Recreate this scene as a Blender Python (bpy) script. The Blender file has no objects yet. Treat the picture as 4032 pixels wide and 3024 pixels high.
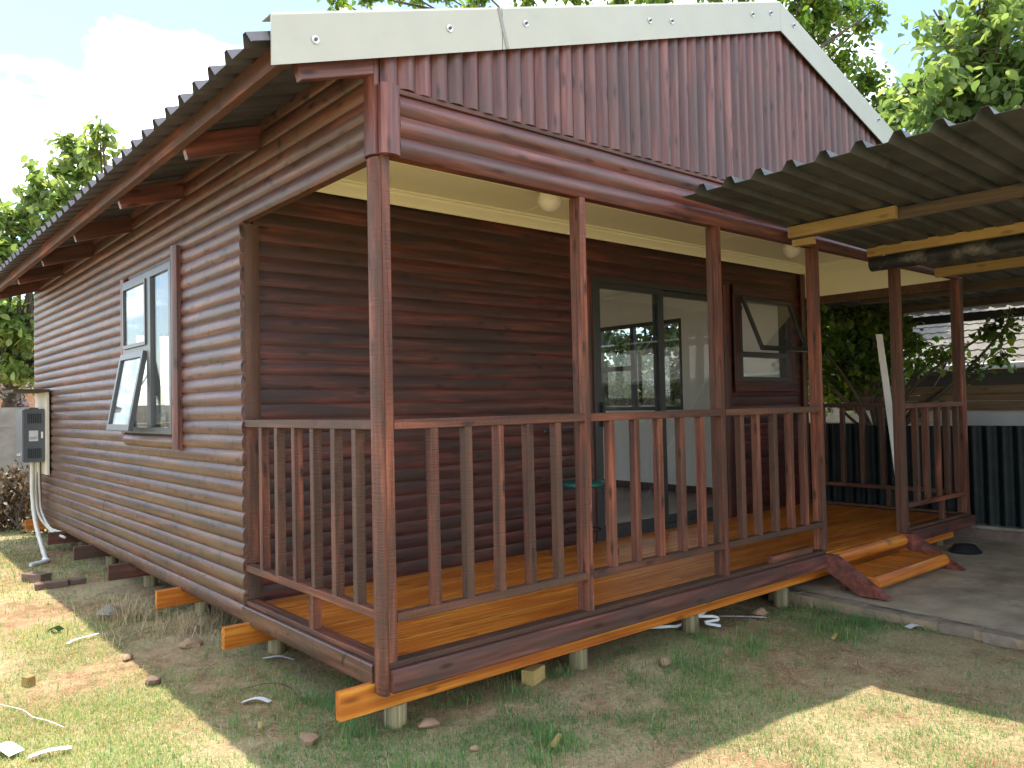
import bpy, math, random
import numpy as np
from mathutils import Matrix, Vector

random.seed(7)
rng = np.random.default_rng(7)
scene = bpy.context.scene
COL = scene.collection

# ------------------------------------------------------------------ camera
CAM = Vector((-1.78568673, -2.95152433, 1.35093178))
cam_d = bpy.data.cameras.new('camera')
cam_d.sensor_width = 36.0
cam_d.lens = 36.0 * 3135.45 / 4032.0
cam_d.clip_start = 0.05
cam_d.clip_end = 600.0
cam = bpy.data.objects.new('camera', cam_d)
COL.objects.link(cam)
cam.location = CAM
cam.rotation_euler = (1.59764970, 0.02083207, -0.70190971)
scene.camera = cam

# ------------------------------------------------------------------ sky, sun, exposure
SUN_DIR = Vector((-0.024, 0.264, 1.0)).normalized()
SUN_STRENGTH = 2.0
SKY_STRENGTH = 0.09
EXPOSURE = 2.05
sun_d = bpy.data.lights.new('sun', 'SUN')
sun_d.energy = SUN_STRENGTH
sun_d.angle = math.radians(0.53)
sun_d.color = (1.0, 0.93, 0.82)
sun = bpy.data.objects.new('sun', sun_d)
COL.objects.link(sun)
sun.rotation_euler = SUN_DIR.to_track_quat('Z', 'Y').to_euler()
sun.location = (0, 0, 12)

world = bpy.data.worlds.new('World')
scene.world = world
world.use_nodes = True
wn, wl = world.node_tree.nodes, world.node_tree.links
wn.clear()
w_out = wn.new('ShaderNodeOutputWorld')
w_bg = wn.new('ShaderNodeBackground')
w_bg.inputs['Strength'].default_value = SKY_STRENGTH
w_sky = wn.new('ShaderNodeTexSky')
w_sky.sky_type = 'NISHITA'
w_sky.sun_disc = False
w_sky.sun_elevation = math.asin(SUN_DIR.z)
w_sky.sun_rotation = math.atan2(SUN_DIR.x, SUN_DIR.y)
w_sky.air_density = 1.0
w_sky.dust_density = 0.9
w_sky.ozone_density = 1.0
# cumulus: noise over a flat cloud layer, the same all round the sky
w_tc = wn.new('ShaderNodeTexCoord')
w_sep = wn.new('ShaderNodeSeparateXYZ')
w_add = wn.new('ShaderNodeMath'); w_add.operation = 'ADD'; w_add.inputs[1].default_value = 0.28
w_max = wn.new('ShaderNodeMath'); w_max.operation = 'MAXIMUM'; w_max.inputs[1].default_value = 0.05
w_div = wn.new('ShaderNodeVectorMath'); w_div.operation = 'DIVIDE'
w_cmb = wn.new('ShaderNodeCombineXYZ')
w_noise = wn.new('ShaderNodeTexNoise')
w_noise.inputs['Scale'].default_value = 2.3
w_noise.inputs['Detail'].default_value = 9.0
w_noise.inputs['Roughness'].default_value = 0.52
w_ramp = wn.new('ShaderNodeValToRGB')
w_ramp.color_ramp.elements[0].position = 0.47
w_ramp.color_ramp.elements[1].position = 0.66
w_mix = wn.new('ShaderNodeMix'); w_mix.data_type = 'RGBA'
wl.new(w_tc.outputs['Generated'], w_sep.inputs[0])
wl.new(w_sep.outputs['Z'], w_add.inputs[0]); wl.new(w_add.outputs[0], w_max.inputs[0])
for k in 'XYZ':
    wl.new(w_max.outputs[0], w_cmb.inputs[k])
wl.new(w_tc.outputs['Generated'], w_div.inputs[0]); wl.new(w_cmb.outputs[0], w_div.inputs[1])
w_off = wn.new('ShaderNodeVectorMath'); w_off.operation = 'ADD'; w_off.inputs[1].default_value = (12.0, 0.6, 0.0)
wl.new(w_div.outputs[0], w_off.inputs[0])
wl.new(w_off.outputs[0], w_noise.inputs['Vector'])
wl.new(w_noise.outputs['Fac'], w_ramp.inputs['Fac'])
wl.new(w_ramp.outputs['Color'], w_mix.inputs['Factor'])
wl.new(w_sky.outputs['Color'], w_mix.inputs['A'])
w_mix.inputs['B'].default_value = (15.0, 15.1, 15.3, 1)
wl.new(w_mix.outputs['Result'], w_bg.inputs['Color'])
wl.new(w_bg.outputs[0], w_out.inputs['Surface'])

vs = scene.view_settings
vs.view_transform = 'Standard'
vs.look = 'None'
vs.exposure = EXPOSURE
vs.gamma = 1.0
vs.use_curve_mapping = False
scene.cycles.max_bounces = 10
scene.cycles.diffuse_bounces = 5
scene.cycles.glossy_bounces = 4
scene.cycles.transparent_max_bounces = 24
scene.cycles.sample_clamp_indirect = 6.0
scene.cycles.use_denoising = True

# ------------------------------------------------------------------ object helpers
WM = {}

def mk_mesh(name, verts, faces, sharp=None):
    me = bpy.data.meshes.new(name)
    me.from_pydata([tuple(v) for v in verts], [], faces)
    me.update()
    if sharp is not None:
        me.polygons.foreach_set('use_smooth', [True] * len(me.polygons))
        me.set_sharp_from_angle(angle=math.radians(sharp))
    return me

def put(name, mesh, mat, parent=None, M=None):
    o = bpy.data.objects.new(name, mesh)
    COL.objects.link(o)
    M = M or Matrix.Identity(4)
    if mat is not None and mesh is not None and len(mesh.materials) == 0:
        mesh.materials.append(mat)
    if parent is not None:
        o.parent = parent
        o.matrix_parent_inverse = WM[parent].inverted()
    o.matrix_basis = M
    WM[o] = M.copy()
    return o

def tag(o, label, cat, group=None, kind=None):
    o['label'] = label
    if cat:
        o['category'] = cat
    if group:
        o['group'] = group
    if kind:
        o['kind'] = kind
    return o

def thing(name, loc, label, cat, group=None):
    o = bpy.data.objects.new(name, None)
    COL.objects.link(o)
    o.location = loc
    o.empty_display_size = 0.1
    WM[o] = Matrix.Translation(Vector(loc))
    return tag(o, label, cat, group)

def structure(o):
    o['kind'] = 'structure'
    return o

def prism(profile, L):
    n = len(profile)
    vs_ = [(0, y, z) for y, z in profile] + [(L, y, z) for y, z in profile]
    fs = [(i, i + n, (i + 1) % n + n, (i + 1) % n) for i in range(n)]
    fs += [tuple(range(n)), tuple(range(2 * n - 1, n - 1, -1))]
    return vs_, fs

_cache = {}

def frame_matrix(a, b, up):
    a, b = Vector(a), Vector(b)
    X = (b - a).normalized()
    Z = Vector(up)
    Z = (Z - X * Z.dot(X)).normalized()
    Y = Z.cross(X)
    M = Matrix((X, Y, Z)).transposed().to_4x4()
    M.translation = a
    return M

def bar(name, a, b, profile, mat, parent=None, up=(0, 0, 1), sharp=30, key=None, roll=0.0):
    """A straight piece from a to b; profile is (y, z) about the line, local X is the grain."""
    a, b = Vector(a), Vector(b)
    L = round((b - a).length, 4)
    k = (key or tuple(profile), L, mat.name, sharp)
    if k not in _cache:
        v, f = prism(profile, L)
        me = mk_mesh(name, v, f, sharp)
        me.materials.append(mat)
        _cache[k] = me
    M = frame_matrix(a, b, up)
    if roll:
        M = M @ Matrix.Rotation(roll, 4, 'X')
    return put(name, _cache[k], None, parent, M)

def rect(y0, y1, z0, z1, c=0.003):
    return [(y0 + c, z0), (y1 - c, z0), (y1, z0 + c), (y1, z1 - c), (y1 - c, z1), (y0 + c, z1), (y0, z1 - c), (y0, z0 + c)]

def crect(w, h, c=0.003):
    return rect(-w / 2, w / 2, -h / 2, h / 2, c)

def dlog(h, s=0.022, back=-0.012, n=10, ex=2.0):
    """half-round cladding that bulges to +y between z 0 and h; a higher ex flattens its middle"""
    pts = [(back, 0.0005)]
    for i in range(n + 1):
        t = -math.cos(math.pi * i / n)
        pts.append((s * (1 - abs(t) ** ex), h * (0.5 + 0.499 * t)))
    pts.append((back, h - 0.0005))
    return pts[::-1]

def circ(r, n=12, jit=0.0):
    return [(r * (1 + jit * random.uniform(-1, 1)) * math.cos(2 * math.pi * i / n), r * (1 + jit * random.uniform(-1, 1)) * math.sin(2 * math.pi * i / n)) for i in range(n)]

class MB:
    """collects boxes, prisms and tubes for ONE part"""
    def __init__(self):
        self.v, self.f = [], []
    def add(self, v, f):
        o = len(self.v)
        self.v += [tuple(p) for p in v]
        self.f += [tuple(i + o for i in q) for q in f]
        return self
    def box(self, x0, x1, y0, y1, z0, z1):
        v = [(x, y, z) for z in (z0, z1) for y in (y0, y1) for x in (x0, x1)]
        return self.add(v, [(0, 2, 3, 1), (4, 5, 7, 6), (0, 1, 5, 4), (2, 6, 7, 3), (0, 4, 6, 2), (1, 3, 7, 5)])
    def piece(self, a, b, profile, up=(0, 0, 1)):
        L = (Vector(b) - Vector(a)).length
        v, f = prism(profile, L)
        M = frame_matrix(a, b, up)
        return self.add([M @ Vector(p) for p in v], f)
    def tube(self, pts, r, n=8, r1=None):
        pts = [Vector(p) for p in pts]
        rings = []
        for i, p in enumerate(pts):
            d = (pts[min(i + 1, len(pts) - 1)] - pts[max(i - 1, 0)]).normalized()
            u = d.cross(Vector((0.31, 0.17, 0.93)))
            if u.length < 1e-3:
                u = d.cross(Vector((1, 0, 0)))
            u.normalize(); w = d.cross(u)
            rr = r if r1 is None else r + (r1 - r) * i / (len(pts) - 1)
            rings.append([p + (u * math.cos(2 * math.pi * k / n) + w * math.sin(2 * math.pi * k / n)) * rr for k in range(n)])
        v = [q for ring in rings for q in ring]
        f = []
        for i in range(len(rings) - 1):
            for k in range(n):
                f.append((i * n + k, i * n + (k + 1) % n, (i + 1) * n + (k + 1) % n, (i + 1) * n + k))
        f.append(tuple(range(n - 1, -1, -1)))
        f.append(tuple(range((len(rings) - 1) * n, len(rings) * n)))
        return self.add(v, f)
    def lathe(self, prof, c=(0, 0, 0), n=24):
        v, f = [], []
        for r, z in prof:
            for k in range(n):
                a = 2 * math.pi * k / n
                v.append((c[0] + r * math.cos(a), c[1] + r * math.sin(a), c[2] + z))
        for i in range(len(prof) - 1):
            for k in range(n):
                f.append((i * n + k, i * n + (k + 1) % n, (i + 1) * n + (k + 1) % n, (i + 1) * n + k))
        return self.add(v, f)
    def build(self, name, mat, parent=None, sharp=30, M=None):
        me = mk_mesh(name, self.v, self.f, sharp)
        return put(name, me, mat, parent, M)

def smooth_path(pts, k=6):
    """Catmull-Rom through points"""
    P = [Vector(p) for p in pts]
    P = [P[0] * 2 - P[1]] + P + [P[-1] * 2 - P[-2]]
    out = []
    for i in range(1, len(P) - 2):
        for j in range(k):
            t = j / k
            out.append(0.5 * ((2 * P[i]) + (P[i + 1] - P[i - 1]) * t + (2 * P[i - 1] - 5 * P[i] + 4 * P[i + 1] - P[i + 2]) * t * t + (3 * P[i] - P[i - 1] - 3 * P[i + 1] + P[i + 2]) * t ** 3))
    out.append(P[-2])
    return out

CAM_R = cam.rotation_euler.to_matrix()
def away(px, py, dist):
    """a point at a given distance in the direction of a photo pixel (4032 wide)"""
    d = CAM_R @ Vector(((px - 2016) / 3135.45, -(py - 1512) / 3135.45, -1.0))
    return CAM + d.normalized() * dist

# ------------------------------------------------------------------ materials
def new_mat(name):
    m = bpy.data.materials.new(name)
    m.use_nodes = True
    nt = m.node_tree
    b = nt.nodes['Principled BSDF']
    return m, nt.nodes, nt.links, b

def ramp(nd, ln, src, stops):
    r = nd.new('ShaderNodeValToRGB')
    els = r.color_ramp.elements
    while len(els) < len(stops):
        els.new(0.5)
    for e, (p, c) in zip(els, stops):
        e.position = p
        e.color = (*c, 1) if len(c) == 3 else c
    ln.new(src, r.inputs['Fac'])
    return r

def coords(nd, ln, scale, rnd=True):
    tc = nd.new('ShaderNodeTexCoord')
    src = tc.outputs['Object']
    if rnd:
        oi = nd.new('ShaderNodeObjectInfo')
        mul = nd.new('ShaderNodeVectorMath'); mul.operation = 'SCALE'
        mul.inputs[0].default_value = (37.0, 11.3, 7.9)
        ln.new(oi.outputs['Random'], mul.inputs['Scale'])
        ad = nd.new('ShaderNodeVectorMath'); ad.operation = 'ADD'
        ln.new(src, ad.inputs[0]); ln.new(mul.outputs[0], ad.inputs[1])
        src = ad.outputs[0]
    mp = nd.new('ShaderNodeMapping')
    mp.inputs['Scale'].default_value = scale
    ln.new(src, mp.inputs['Vector'])
    return mp.outputs[0], src

def noise(nd, ln, vec, scale, detail=4, rough=0.55, dist=0.0):
    n = nd.new('ShaderNodeTexNoise')
    n.inputs['Scale'].default_value = scale
    n.inputs['Detail'].default_value = detail
    n.inputs['Roughness'].default_value = rough
    n.inputs['Distortion'].default_value = dist
    ln.new(vec, n.inputs['Vector'])
    return n

def mixc(nd, ln, fac, a, b, blend='MIX'):
    m = nd.new('ShaderNodeMix'); m.data_type = 'RGBA'; m.blend_type = blend
    for key, val in (('Factor', fac), ('A', a), ('B', b)):
        if hasattr(val, 'is_linked') or hasattr(val, 'links'):
            ln.new(val, m.inputs[key])
        elif key == 'Factor':
            m.inputs[key].default_value = val
        else:
            m.inputs[key].default_value = (*val, 1)
    return m.outputs['Result']

def bump(nd, ln, b, height, strength, dist=0.01):
    n = nd.new('ShaderNodeBump')
    n.inputs['Strength'].default_value = strength
    n.inputs['Distance'].default_value = dist
    ln.new(height, n.inputs['Height'])
    ln.new(n.outputs[0], b.inputs['Normal'])

def wood(name, stops, blotch, blotch_amt, rough=(0.35, 0.6), grain=22.0, saw=False, knots=0.5, bstr=0.25, value=0.25, rings=0.0, along=1.1, olive=0.0, coat=0.0, dark=None):
    m, nd, ln, b = new_mat(name)
    v, raw = coords(nd, ln, (along, grain, grain))
    g = noise(nd, ln, v, 1.4, 6, 0.6, 0.35)
    base = ramp(nd, ln, g.outputs['Fac'], stops).outputs['Color']
    v2, _ = coords(nd, ln, (1.3, 6.0, 6.0))
    bl = noise(nd, ln, v2, 1.3, 3, 0.6)
    blr = ramp(nd, ln, bl.outputs['Fac'], [(0.42, (0, 0, 0)), (0.66, (blotch_amt,) * 3)])
    base = mixc(nd, ln, blr.outputs['Color'], base, blotch)
    if knots:
        v3, _ = coords(nd, ln, (3.2, 10.0, 10.0))
        sp3 = nd.new('ShaderNodeSeparateXYZ'); ln.new(v3, sp3.inputs[0])
        yz = nd.new('ShaderNodeMath'); yz.operation = 'ADD'
        ln.new(sp3.outputs['Y'], yz.inputs[0]); ln.new(sp3.outputs['Z'], yz.inputs[1])
        cb3 = nd.new('ShaderNodeCombineXYZ'); ln.new(sp3.outputs['X'], cb3.inputs['X']); ln.new(yz.outputs[0], cb3.inputs['Y'])
        vo = nd.new('ShaderNodeTexVoronoi'); vo.voronoi_dimensions = '2D'; vo.inputs['Scale'].default_value = 1.0
        ln.new(cb3.outputs[0], vo.inputs['Vector'])
        kr = ramp(nd, ln, vo.outputs['Distance'], [(0.05, (knots,) * 3), (0.17, (0, 0, 0))])
        sc3 = nd.new('ShaderNodeSeparateColor'); ln.new(vo.outputs['Color'], sc3.inputs[0])
        kp = ramp(nd, ln, sc3.outputs[0], [(0.52, (0, 0, 0)), (0.56, (1, 1, 1))])
        kf = mixc(nd, ln, 1.0, kr.outputs['Color'], kp.outputs['Color'], 'MULTIPLY')
        base = mixc(nd, ln, kf, base, tuple(c * 0.45 for c in stops[0][1]))
    if rings:
        v4, _ = coords(nd, ln, (5.5, 3.0, 3.0))
        rn = noise(nd, ln, v4, 1.0, 2, 0.5)
        rr = ramp(nd, ln, rn.outputs['Fac'], [(0.478, (0, 0, 0)), (0.5, (rings,) * 3), (0.522, (0, 0, 0))])
        v6, _ = coords(nd, ln, (9.0, 14.0, 14.0))
        rm_ = noise(nd, ln, v6, 1.0, 2, 0.5)
        rk = ramp(nd, ln, rm_.outputs['Fac'], [(0.42, (0, 0, 0)), (0.55, (1, 1, 1))])
        rr_c = mixc(nd, ln, 1.0, rr.outputs['Color'], rk.outputs['Color'], 'MULTIPLY')
        base = mixc(nd, ln, rr_c, base, tuple(c * 0.35 for c in stops[0][1]))
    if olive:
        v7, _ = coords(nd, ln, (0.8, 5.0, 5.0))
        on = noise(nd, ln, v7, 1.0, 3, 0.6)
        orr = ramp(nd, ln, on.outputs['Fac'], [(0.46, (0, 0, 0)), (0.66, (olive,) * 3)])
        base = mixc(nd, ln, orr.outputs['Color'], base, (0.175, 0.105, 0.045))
    if dark:
        # some pieces took the stain darker and browner than others
        od = nd.new('ShaderNodeObjectInfo')
        ml = nd.new('ShaderNodeMath'); ml.operation = 'MULTIPLY'; ml.inputs[1].default_value = 7.31
        fr_ = nd.new('ShaderNodeMath'); fr_.operation = 'FRACT'
        ln.new(od.outputs['Random'], ml.inputs[0]); ln.new(ml.outputs[0], fr_.inputs[0])
        v8, _ = coords(nd, ln, (1.2, 3.0, 3.0))
        dn = noise(nd, ln, v8, 1.0, 2, 0.5)
        sm_ = nd.new('ShaderNodeMath'); sm_.operation = 'ADD'
        ln.new(fr_.outputs[0], sm_.inputs[0]); ln.new(dn.outputs['Fac'], sm_.inputs[1])
        dr = ramp(nd, ln, sm_.outputs[0], [(0.95, (0, 0, 0)), (1.15, (0.62, 0.62, 0.62))])
        dr.color_ramp.elements[0].position = 0.85
        dr.color_ramp.elements[1].position = 1.0
        base = mixc(nd, ln, dr.outputs['Color'], base, dark)
    oi = nd.new('ShaderNodeObjectInfo')
    mr = nd.new('ShaderNodeMapRange')
    mr.inputs['To Min'].default_value = 1 - value
    mr.inputs['To Max'].default_value = 1 + value
    ln.new(oi.outputs['Random'], mr.inputs['Value'])
    hv = nd.new('ShaderNodeHueSaturation')
    ln.new(mr.outputs[0], hv.inputs['Value']); ln.new(base, hv.inputs['Color'])
    ln.new(hv.outputs[0], b.inputs['Base Color'])
    rr2 = nd.new('ShaderNodeMapRange')
    rr2.inputs['To Min'].default_value, rr2.inputs['To Max'].default_value = rough
    ln.new(bl.outputs['Fac'], rr2.inputs['Value'])
    ln.new(rr2.outputs[0], b.inputs['Roughness'])
    b.inputs['Coat Weight'].default_value = coat
    b.inputs['Coat Roughness'].default_value = 0.28
    h = g.outputs['Fac']
    if saw:
        v5, _ = coords(nd, ln, (170.0, 6.0, 6.0))
        sn = noise(nd, ln, v5, 1.0, 2, 0.5)
        ad = nd.new('ShaderNodeMath'); ad.operation = 'ADD'
        ln.new(h, ad.inputs[0]); ln.new(sn.outputs['Fac'], ad.inputs[1])
        h = ad.outputs[0]
    bump(nd, ln, b, h, bstr, 0.004)
    return m

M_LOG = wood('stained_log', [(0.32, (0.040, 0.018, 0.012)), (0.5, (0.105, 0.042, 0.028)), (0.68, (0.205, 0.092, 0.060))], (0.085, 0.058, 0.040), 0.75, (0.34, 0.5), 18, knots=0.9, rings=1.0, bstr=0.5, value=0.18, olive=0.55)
M_LOGU = wood('stained_upper_log', [(0.32, (0.038, 0.016, 0.013)), (0.5, (0.100, 0.038, 0.029)), (0.68, (0.200, 0.084, 0.062))], (0.080, 0.056, 0.044), 0.75, (0.32, 0.48), 18, knots=0.9, rings=1.0, bstr=0.5, value=0.18, olive=0.2)
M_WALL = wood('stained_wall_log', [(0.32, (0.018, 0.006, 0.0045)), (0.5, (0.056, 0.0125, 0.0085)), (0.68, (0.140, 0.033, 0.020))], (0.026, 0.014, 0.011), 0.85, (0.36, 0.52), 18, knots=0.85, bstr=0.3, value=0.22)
M_GABLE = wood('stained_gable_board', [(0.32, (0.048, 0.018, 0.015)), (0.5, (0.128, 0.045, 0.035)), (0.68, (0.235, 0.092, 0.070))], (0.080, 0.052, 0.042), 0.8, (0.32, 0.48), 18, knots=0.75, bstr=0.4, value=0.18)
M_POST = wood('stained_sawn_timber', [(0.32, (0.045, 0.016, 0.009)), (0.5, (0.140, 0.043, 0.022)), (0.68, (0.30, 0.100, 0.050))], (0.064, 0.036, 0.022), 0.95, (0.46, 0.66), 22, saw=True, knots=0.85, bstr=0.9, value=0.22, dark=(0.062, 0.036, 0.021))
M_DECK = wood('varnished_pine', [(0.32, (0.30, 0.070, 0.008)), (0.5, (0.60, 0.190, 0.020)), (0.68, (0.82, 0.37, 0.060))], (0.42, 0.105, 0.013), 0.9, (0.30, 0.44), 30, knots=0.6, bstr=0.12, value=0.15, along=0.6)
M_RED = wood('fresh_red_stain', [(0.32, (0.075, 0.020, 0.014)), (0.5, (0.21, 0.055, 0.036)), (0.68, (0.36, 0.115, 0.075))], (0.10, 0.05, 0.04), 0.7, (0.4, 0.55), 16, knots=0.8, bstr=0.4, value=0.1)
M_INFLOOR = wood('dark_plank_floor', [(0.25, (0.07, 0.035, 0.02)), (0.5, (0.12, 0.06, 0.035)), (0.8, (0.18, 0.09, 0.05))], (0.10, 0.05, 0.03), 0.5, (0.25, 0.4), 22, knots=0.4, bstr=0.1, value=0.15)
M_POLE = wood('treated_pole', [(0.32, (0.07, 0.050, 0.022)), (0.5, (0.26, 0.215, 0.11)), (0.70, (0.44, 0.37, 0.20))], (0.17, 0.15, 0.08), 0.6, (0.65, 0.85), 30, knots=0.5, bstr=1.0, along=0.6)
M_PINE = wood('raw_pine', [(0.25, (0.28, 0.185, 0.060)), (0.5, (0.45, 0.315, 0.105)), (0.8, (0.55, 0.40, 0.15))], (0.27, 0.19, 0.07), 0.5, (0.55, 0.7), 22, knots=0.6, bstr=0.3)
M_OLDPINE = wood('grimy_timber', [(0.25, (0.045, 0.036, 0.022)), (0.5, (0.10, 0.075, 0.042)), (0.8, (0.20, 0.145, 0.07))], (0.05, 0.042, 0.03), 0.7, (0.65, 0.85), 20, knots=0.6, bstr=0.4)
M_PLANK = wood('weathered_plank', [(0.25, (0.075, 0.050, 0.025)), (0.5, (0.14, 0.095, 0.048)), (0.8, (0.21, 0.145, 0.075))], (0.15, 0.10, 0.055), 0.6, (0.6, 0.8), 18, knots=0.6, bstr=0.3)

def plain(name, col, rough=0.6, var=0.12, nscale=3.0, metal=0.0, bstr=0.0, bscale=40.0, spec=0.5, stain=None, stain_amt=0.5, coat=0.0):
    m, nd, ln, b = new_mat(name)
    v, raw = coords(nd, ln, (1, 1, 1))
    n = noise(nd, ln, v, nscale, 6, 0.65)
    r = ramp(nd, ln, n.outputs['Fac'], [(0.3, tuple(c * (1 - var) for c in col)), (0.7, tuple(min(1, c * (1 + var)) for c in col))])
    c = r.outputs['Color']
    if stain:
        n2 = noise(nd, ln, v, nscale * 0.6, 7, 0.7)
        s = ramp(nd, ln, n2.outputs['Fac'], [(0.5, (0, 0, 0)), (0.68, (stain_amt,) * 3)])
        c = mixc(nd, ln, s.outputs['Color'], c, stain)
    ln.new(c, b.inputs['Base Color'])
    b.inputs['Roughness'].default_value = rough
    b.inputs['Metallic'].default_value = metal
    b.inputs['Specular IOR Level'].default_value = spec
    b.inputs['Coat Weight'].default_value = coat
    if bstr:
        n3 = noise(nd, ln, v, bscale, 5, 0.6)
        bump(nd, ln, b, n3.outputs['Fac'], bstr, 0.01)
    return m

M_CREAM = plain('cream_barge_paint', (0.44, 0.46, 0.385), 0.5, 0.05, 4, stain=(0.46, 0.46, 0.36), stain_amt=0.35)
M_CEIL = plain('cream_ceiling_paint', (0.90, 0.91, 0.64), 0.6, 0.03, 2)
M_ROOM = plain('pale_room_paint', (0.88, 0.87, 0.83), 0.6, 0.03, 2)
M_ALU = plain('charcoal_aluminium', (0.026, 0.031, 0.031), 0.38, 0.1, 6, spec=0.6)
M_ALU2 = plain('grey_aluminium', (0.075, 0.085, 0.085), 0.35, 0.1, 6, spec=0.6)
M_ZINC = plain('galvanised_roof', (0.090, 0.094, 0.108), 0.42, 0.18, 5, metal=0.3, stain=(0.042, 0.043, 0.05), stain_amt=0.7)
M_CARPORT = plain('aged_carport_steel', (0.070, 0.080, 0.072), 0.5, 0.3, 6, metal=0.2, stain=(0.030, 0.033, 0.029), stain_amt=0.85, bstr=0.05)
M_BLACK = plain('black_paint', (0.018, 0.021, 0.024), 0.45, 0.3, 8)
M_GUMPOLE = plain('peeling_black_pole', (0.022, 0.026, 0.028), 0.5, 0.3, 8, stain=(0.30, 0.29, 0.24), stain_amt=0.7)
M_CORR = plain('dark_green_fence_paint', (0.007, 0.013, 0.014), 0.5, 0.35, 7, spec=0.22, stain=(0.028, 0.036, 0.032), stain_amt=0.5)
M_CONC = plain('concrete', (0.25, 0.235, 0.19), 0.85, 0.22, 5, bstr=0.4, bscale=45, stain=(0.14, 0.125, 0.09), stain_amt=0.7)
M_PRECAST = plain('precast_concrete', (0.34, 0.33, 0.29), 0.9, 0.2, 4, bstr=0.4, bscale=30, stain=(0.20, 0.195, 0.16), stain_amt=0.7)
M_SLAB = plain('dusty_slab', (0.40, 0.33, 0.22), 0.9, 0.3, 3.0, bstr=0.5, bscale=35, stain=(0.21, 0.165, 0.10), stain_amt=0.9)
M_BRICK = plain('kerb_brick', (0.22, 0.175, 0.125), 0.9, 0.25, 12, bstr=0.6, bscale=50, stain=(0.27, 0.21, 0.14), stain_amt=0.5)
M_PLBRICK = plain('plinth_brick', (0.17, 0.115, 0.10), 0.85, 0.2, 10, bstr=0.4, bscale=50)
M_MORTAR = plain('sandy_mortar', (0.33, 0.25, 0.15), 0.95, 0.2, 14, bstr=0.6, bscale=60)
M_STONE = plain('earthy_stone', (0.33, 0.21, 0.12), 0.9, 0.3, 9, bstr=0.6, bscale=30)
M_CLAYBRICK = plain('old_stock_brick', (0.16, 0.10, 0.07), 0.9, 0.25, 12, bstr=0.6, bscale=40)
M_WHITE = plain('white_plastic', (0.72, 0.72, 0.70), 0.4, 0.05, 8)
M_CABLE = plain('cream_conduit', (0.62, 0.60, 0.50), 0.45, 0.08, 8)
M_HEATER = plain('grey_powder_coat', (0.075, 0.088, 0.095), 0.42, 0.08, 6)
M_HEATER2 = plain('dull_grey_panel', (0.15, 0.16, 0.165), 0.4, 0.08, 6)
M_VENT = plain('vent_slot_dark', (0.012, 0.013, 0.014), 0.6, 0.1, 6)
M_BOARD = plain('cream_backboard', (0.62, 0.58, 0.46), 0.6, 0.06, 5)
M_SHEET = plain('pale_fibre_board', (0.40, 0.42, 0.42), 0.7, 0.1, 4)
M_GREENSEAT = plain('green_seat_vinyl', (0.015, 0.10, 0.085), 0.3, 0.1, 6)
M_CHROME = plain('chrome_tube', (0.6, 0.6, 0.6), 0.25, 0.05, 8, metal=0.9)
M_GLOBE = plain('opal_glass', (0.82, 0.82, 0.70), 0.12, 0.02, 3, spec=0.6)
M_STEEL = plain('zinc_fastener', (0.62, 0.64, 0.66), 0.35, 0.08, 10, metal=0.6)
M_TILE = plain('cement_roof_tile', (0.135, 0.120, 0.092), 0.85, 0.25, 10, stain=(0.075, 0.066, 0.05), stain_amt=0.7, bstr=0.4)
M_NWALL = plain('shade_dark_wall', (0.035, 0.042, 0.048), 0.7, 0.15, 3)  # deep shade under the neighbour's eave put into the wall colour
M_GUTTER = plain('weathered_gutter', (0.30, 0.31, 0.28), 0.6, 0.15, 5)
M_ORANGE = plain('terracotta_wall_paint', (0.46, 0.24, 0.13), 0.85, 0.12, 5)
M_BARK = plain('grey_bark', (0.085, 0.065, 0.048), 0.9, 0.3, 12, bstr=0.8, bscale=25)
M_PAPER = plain('paper_label', (0.55, 0.56, 0.56), 0.7, 0.06, 12)

def glass(name, tint=(0.95, 0.97, 0.965), ior=1.52):
    m = bpy.data.materials.new(name); m.use_nodes = True
    nd, ln = m.node_tree.nodes, m.node_tree.links
    nd.clear()
    out = nd.new('ShaderNodeOutputMaterial')
    tr = nd.new('ShaderNodeBsdfTransparent'); tr.inputs['Color'].default_value = (*tint, 1)
    gl = nd.new('ShaderNodeBsdfGlossy'); gl.inputs['Roughness'].default_value = 0.01
    gl.inputs['Color'].default_value = (0.95, 0.97, 0.98, 1)
    fr = nd.new('ShaderNodeFresnel')
    ge = nd.new('ShaderNodeNewGeometry')         # a thin pane reflects alike from both faces
    mr = nd.new('ShaderNodeMapRange')
    mr.inputs['To Min'].default_value = ior; mr.inputs['To Max'].default_value = 1 / ior
    ln.new(ge.outputs['Backfacing'], mr.inputs['Value']); ln.new(mr.outputs[0], fr.inputs['IOR'])
    mx = nd.new('ShaderNodeMixShader')
    ln.new(fr.outputs[0], mx.inputs[0])
    ln.new(tr.outputs[0], mx.inputs[1]); ln.new(gl.outputs[0], mx.inputs[2])
    ln.new(mx.outputs[0], out.inputs['Surface'])
    return m
M_GLASS = glass('window_glass')

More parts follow.
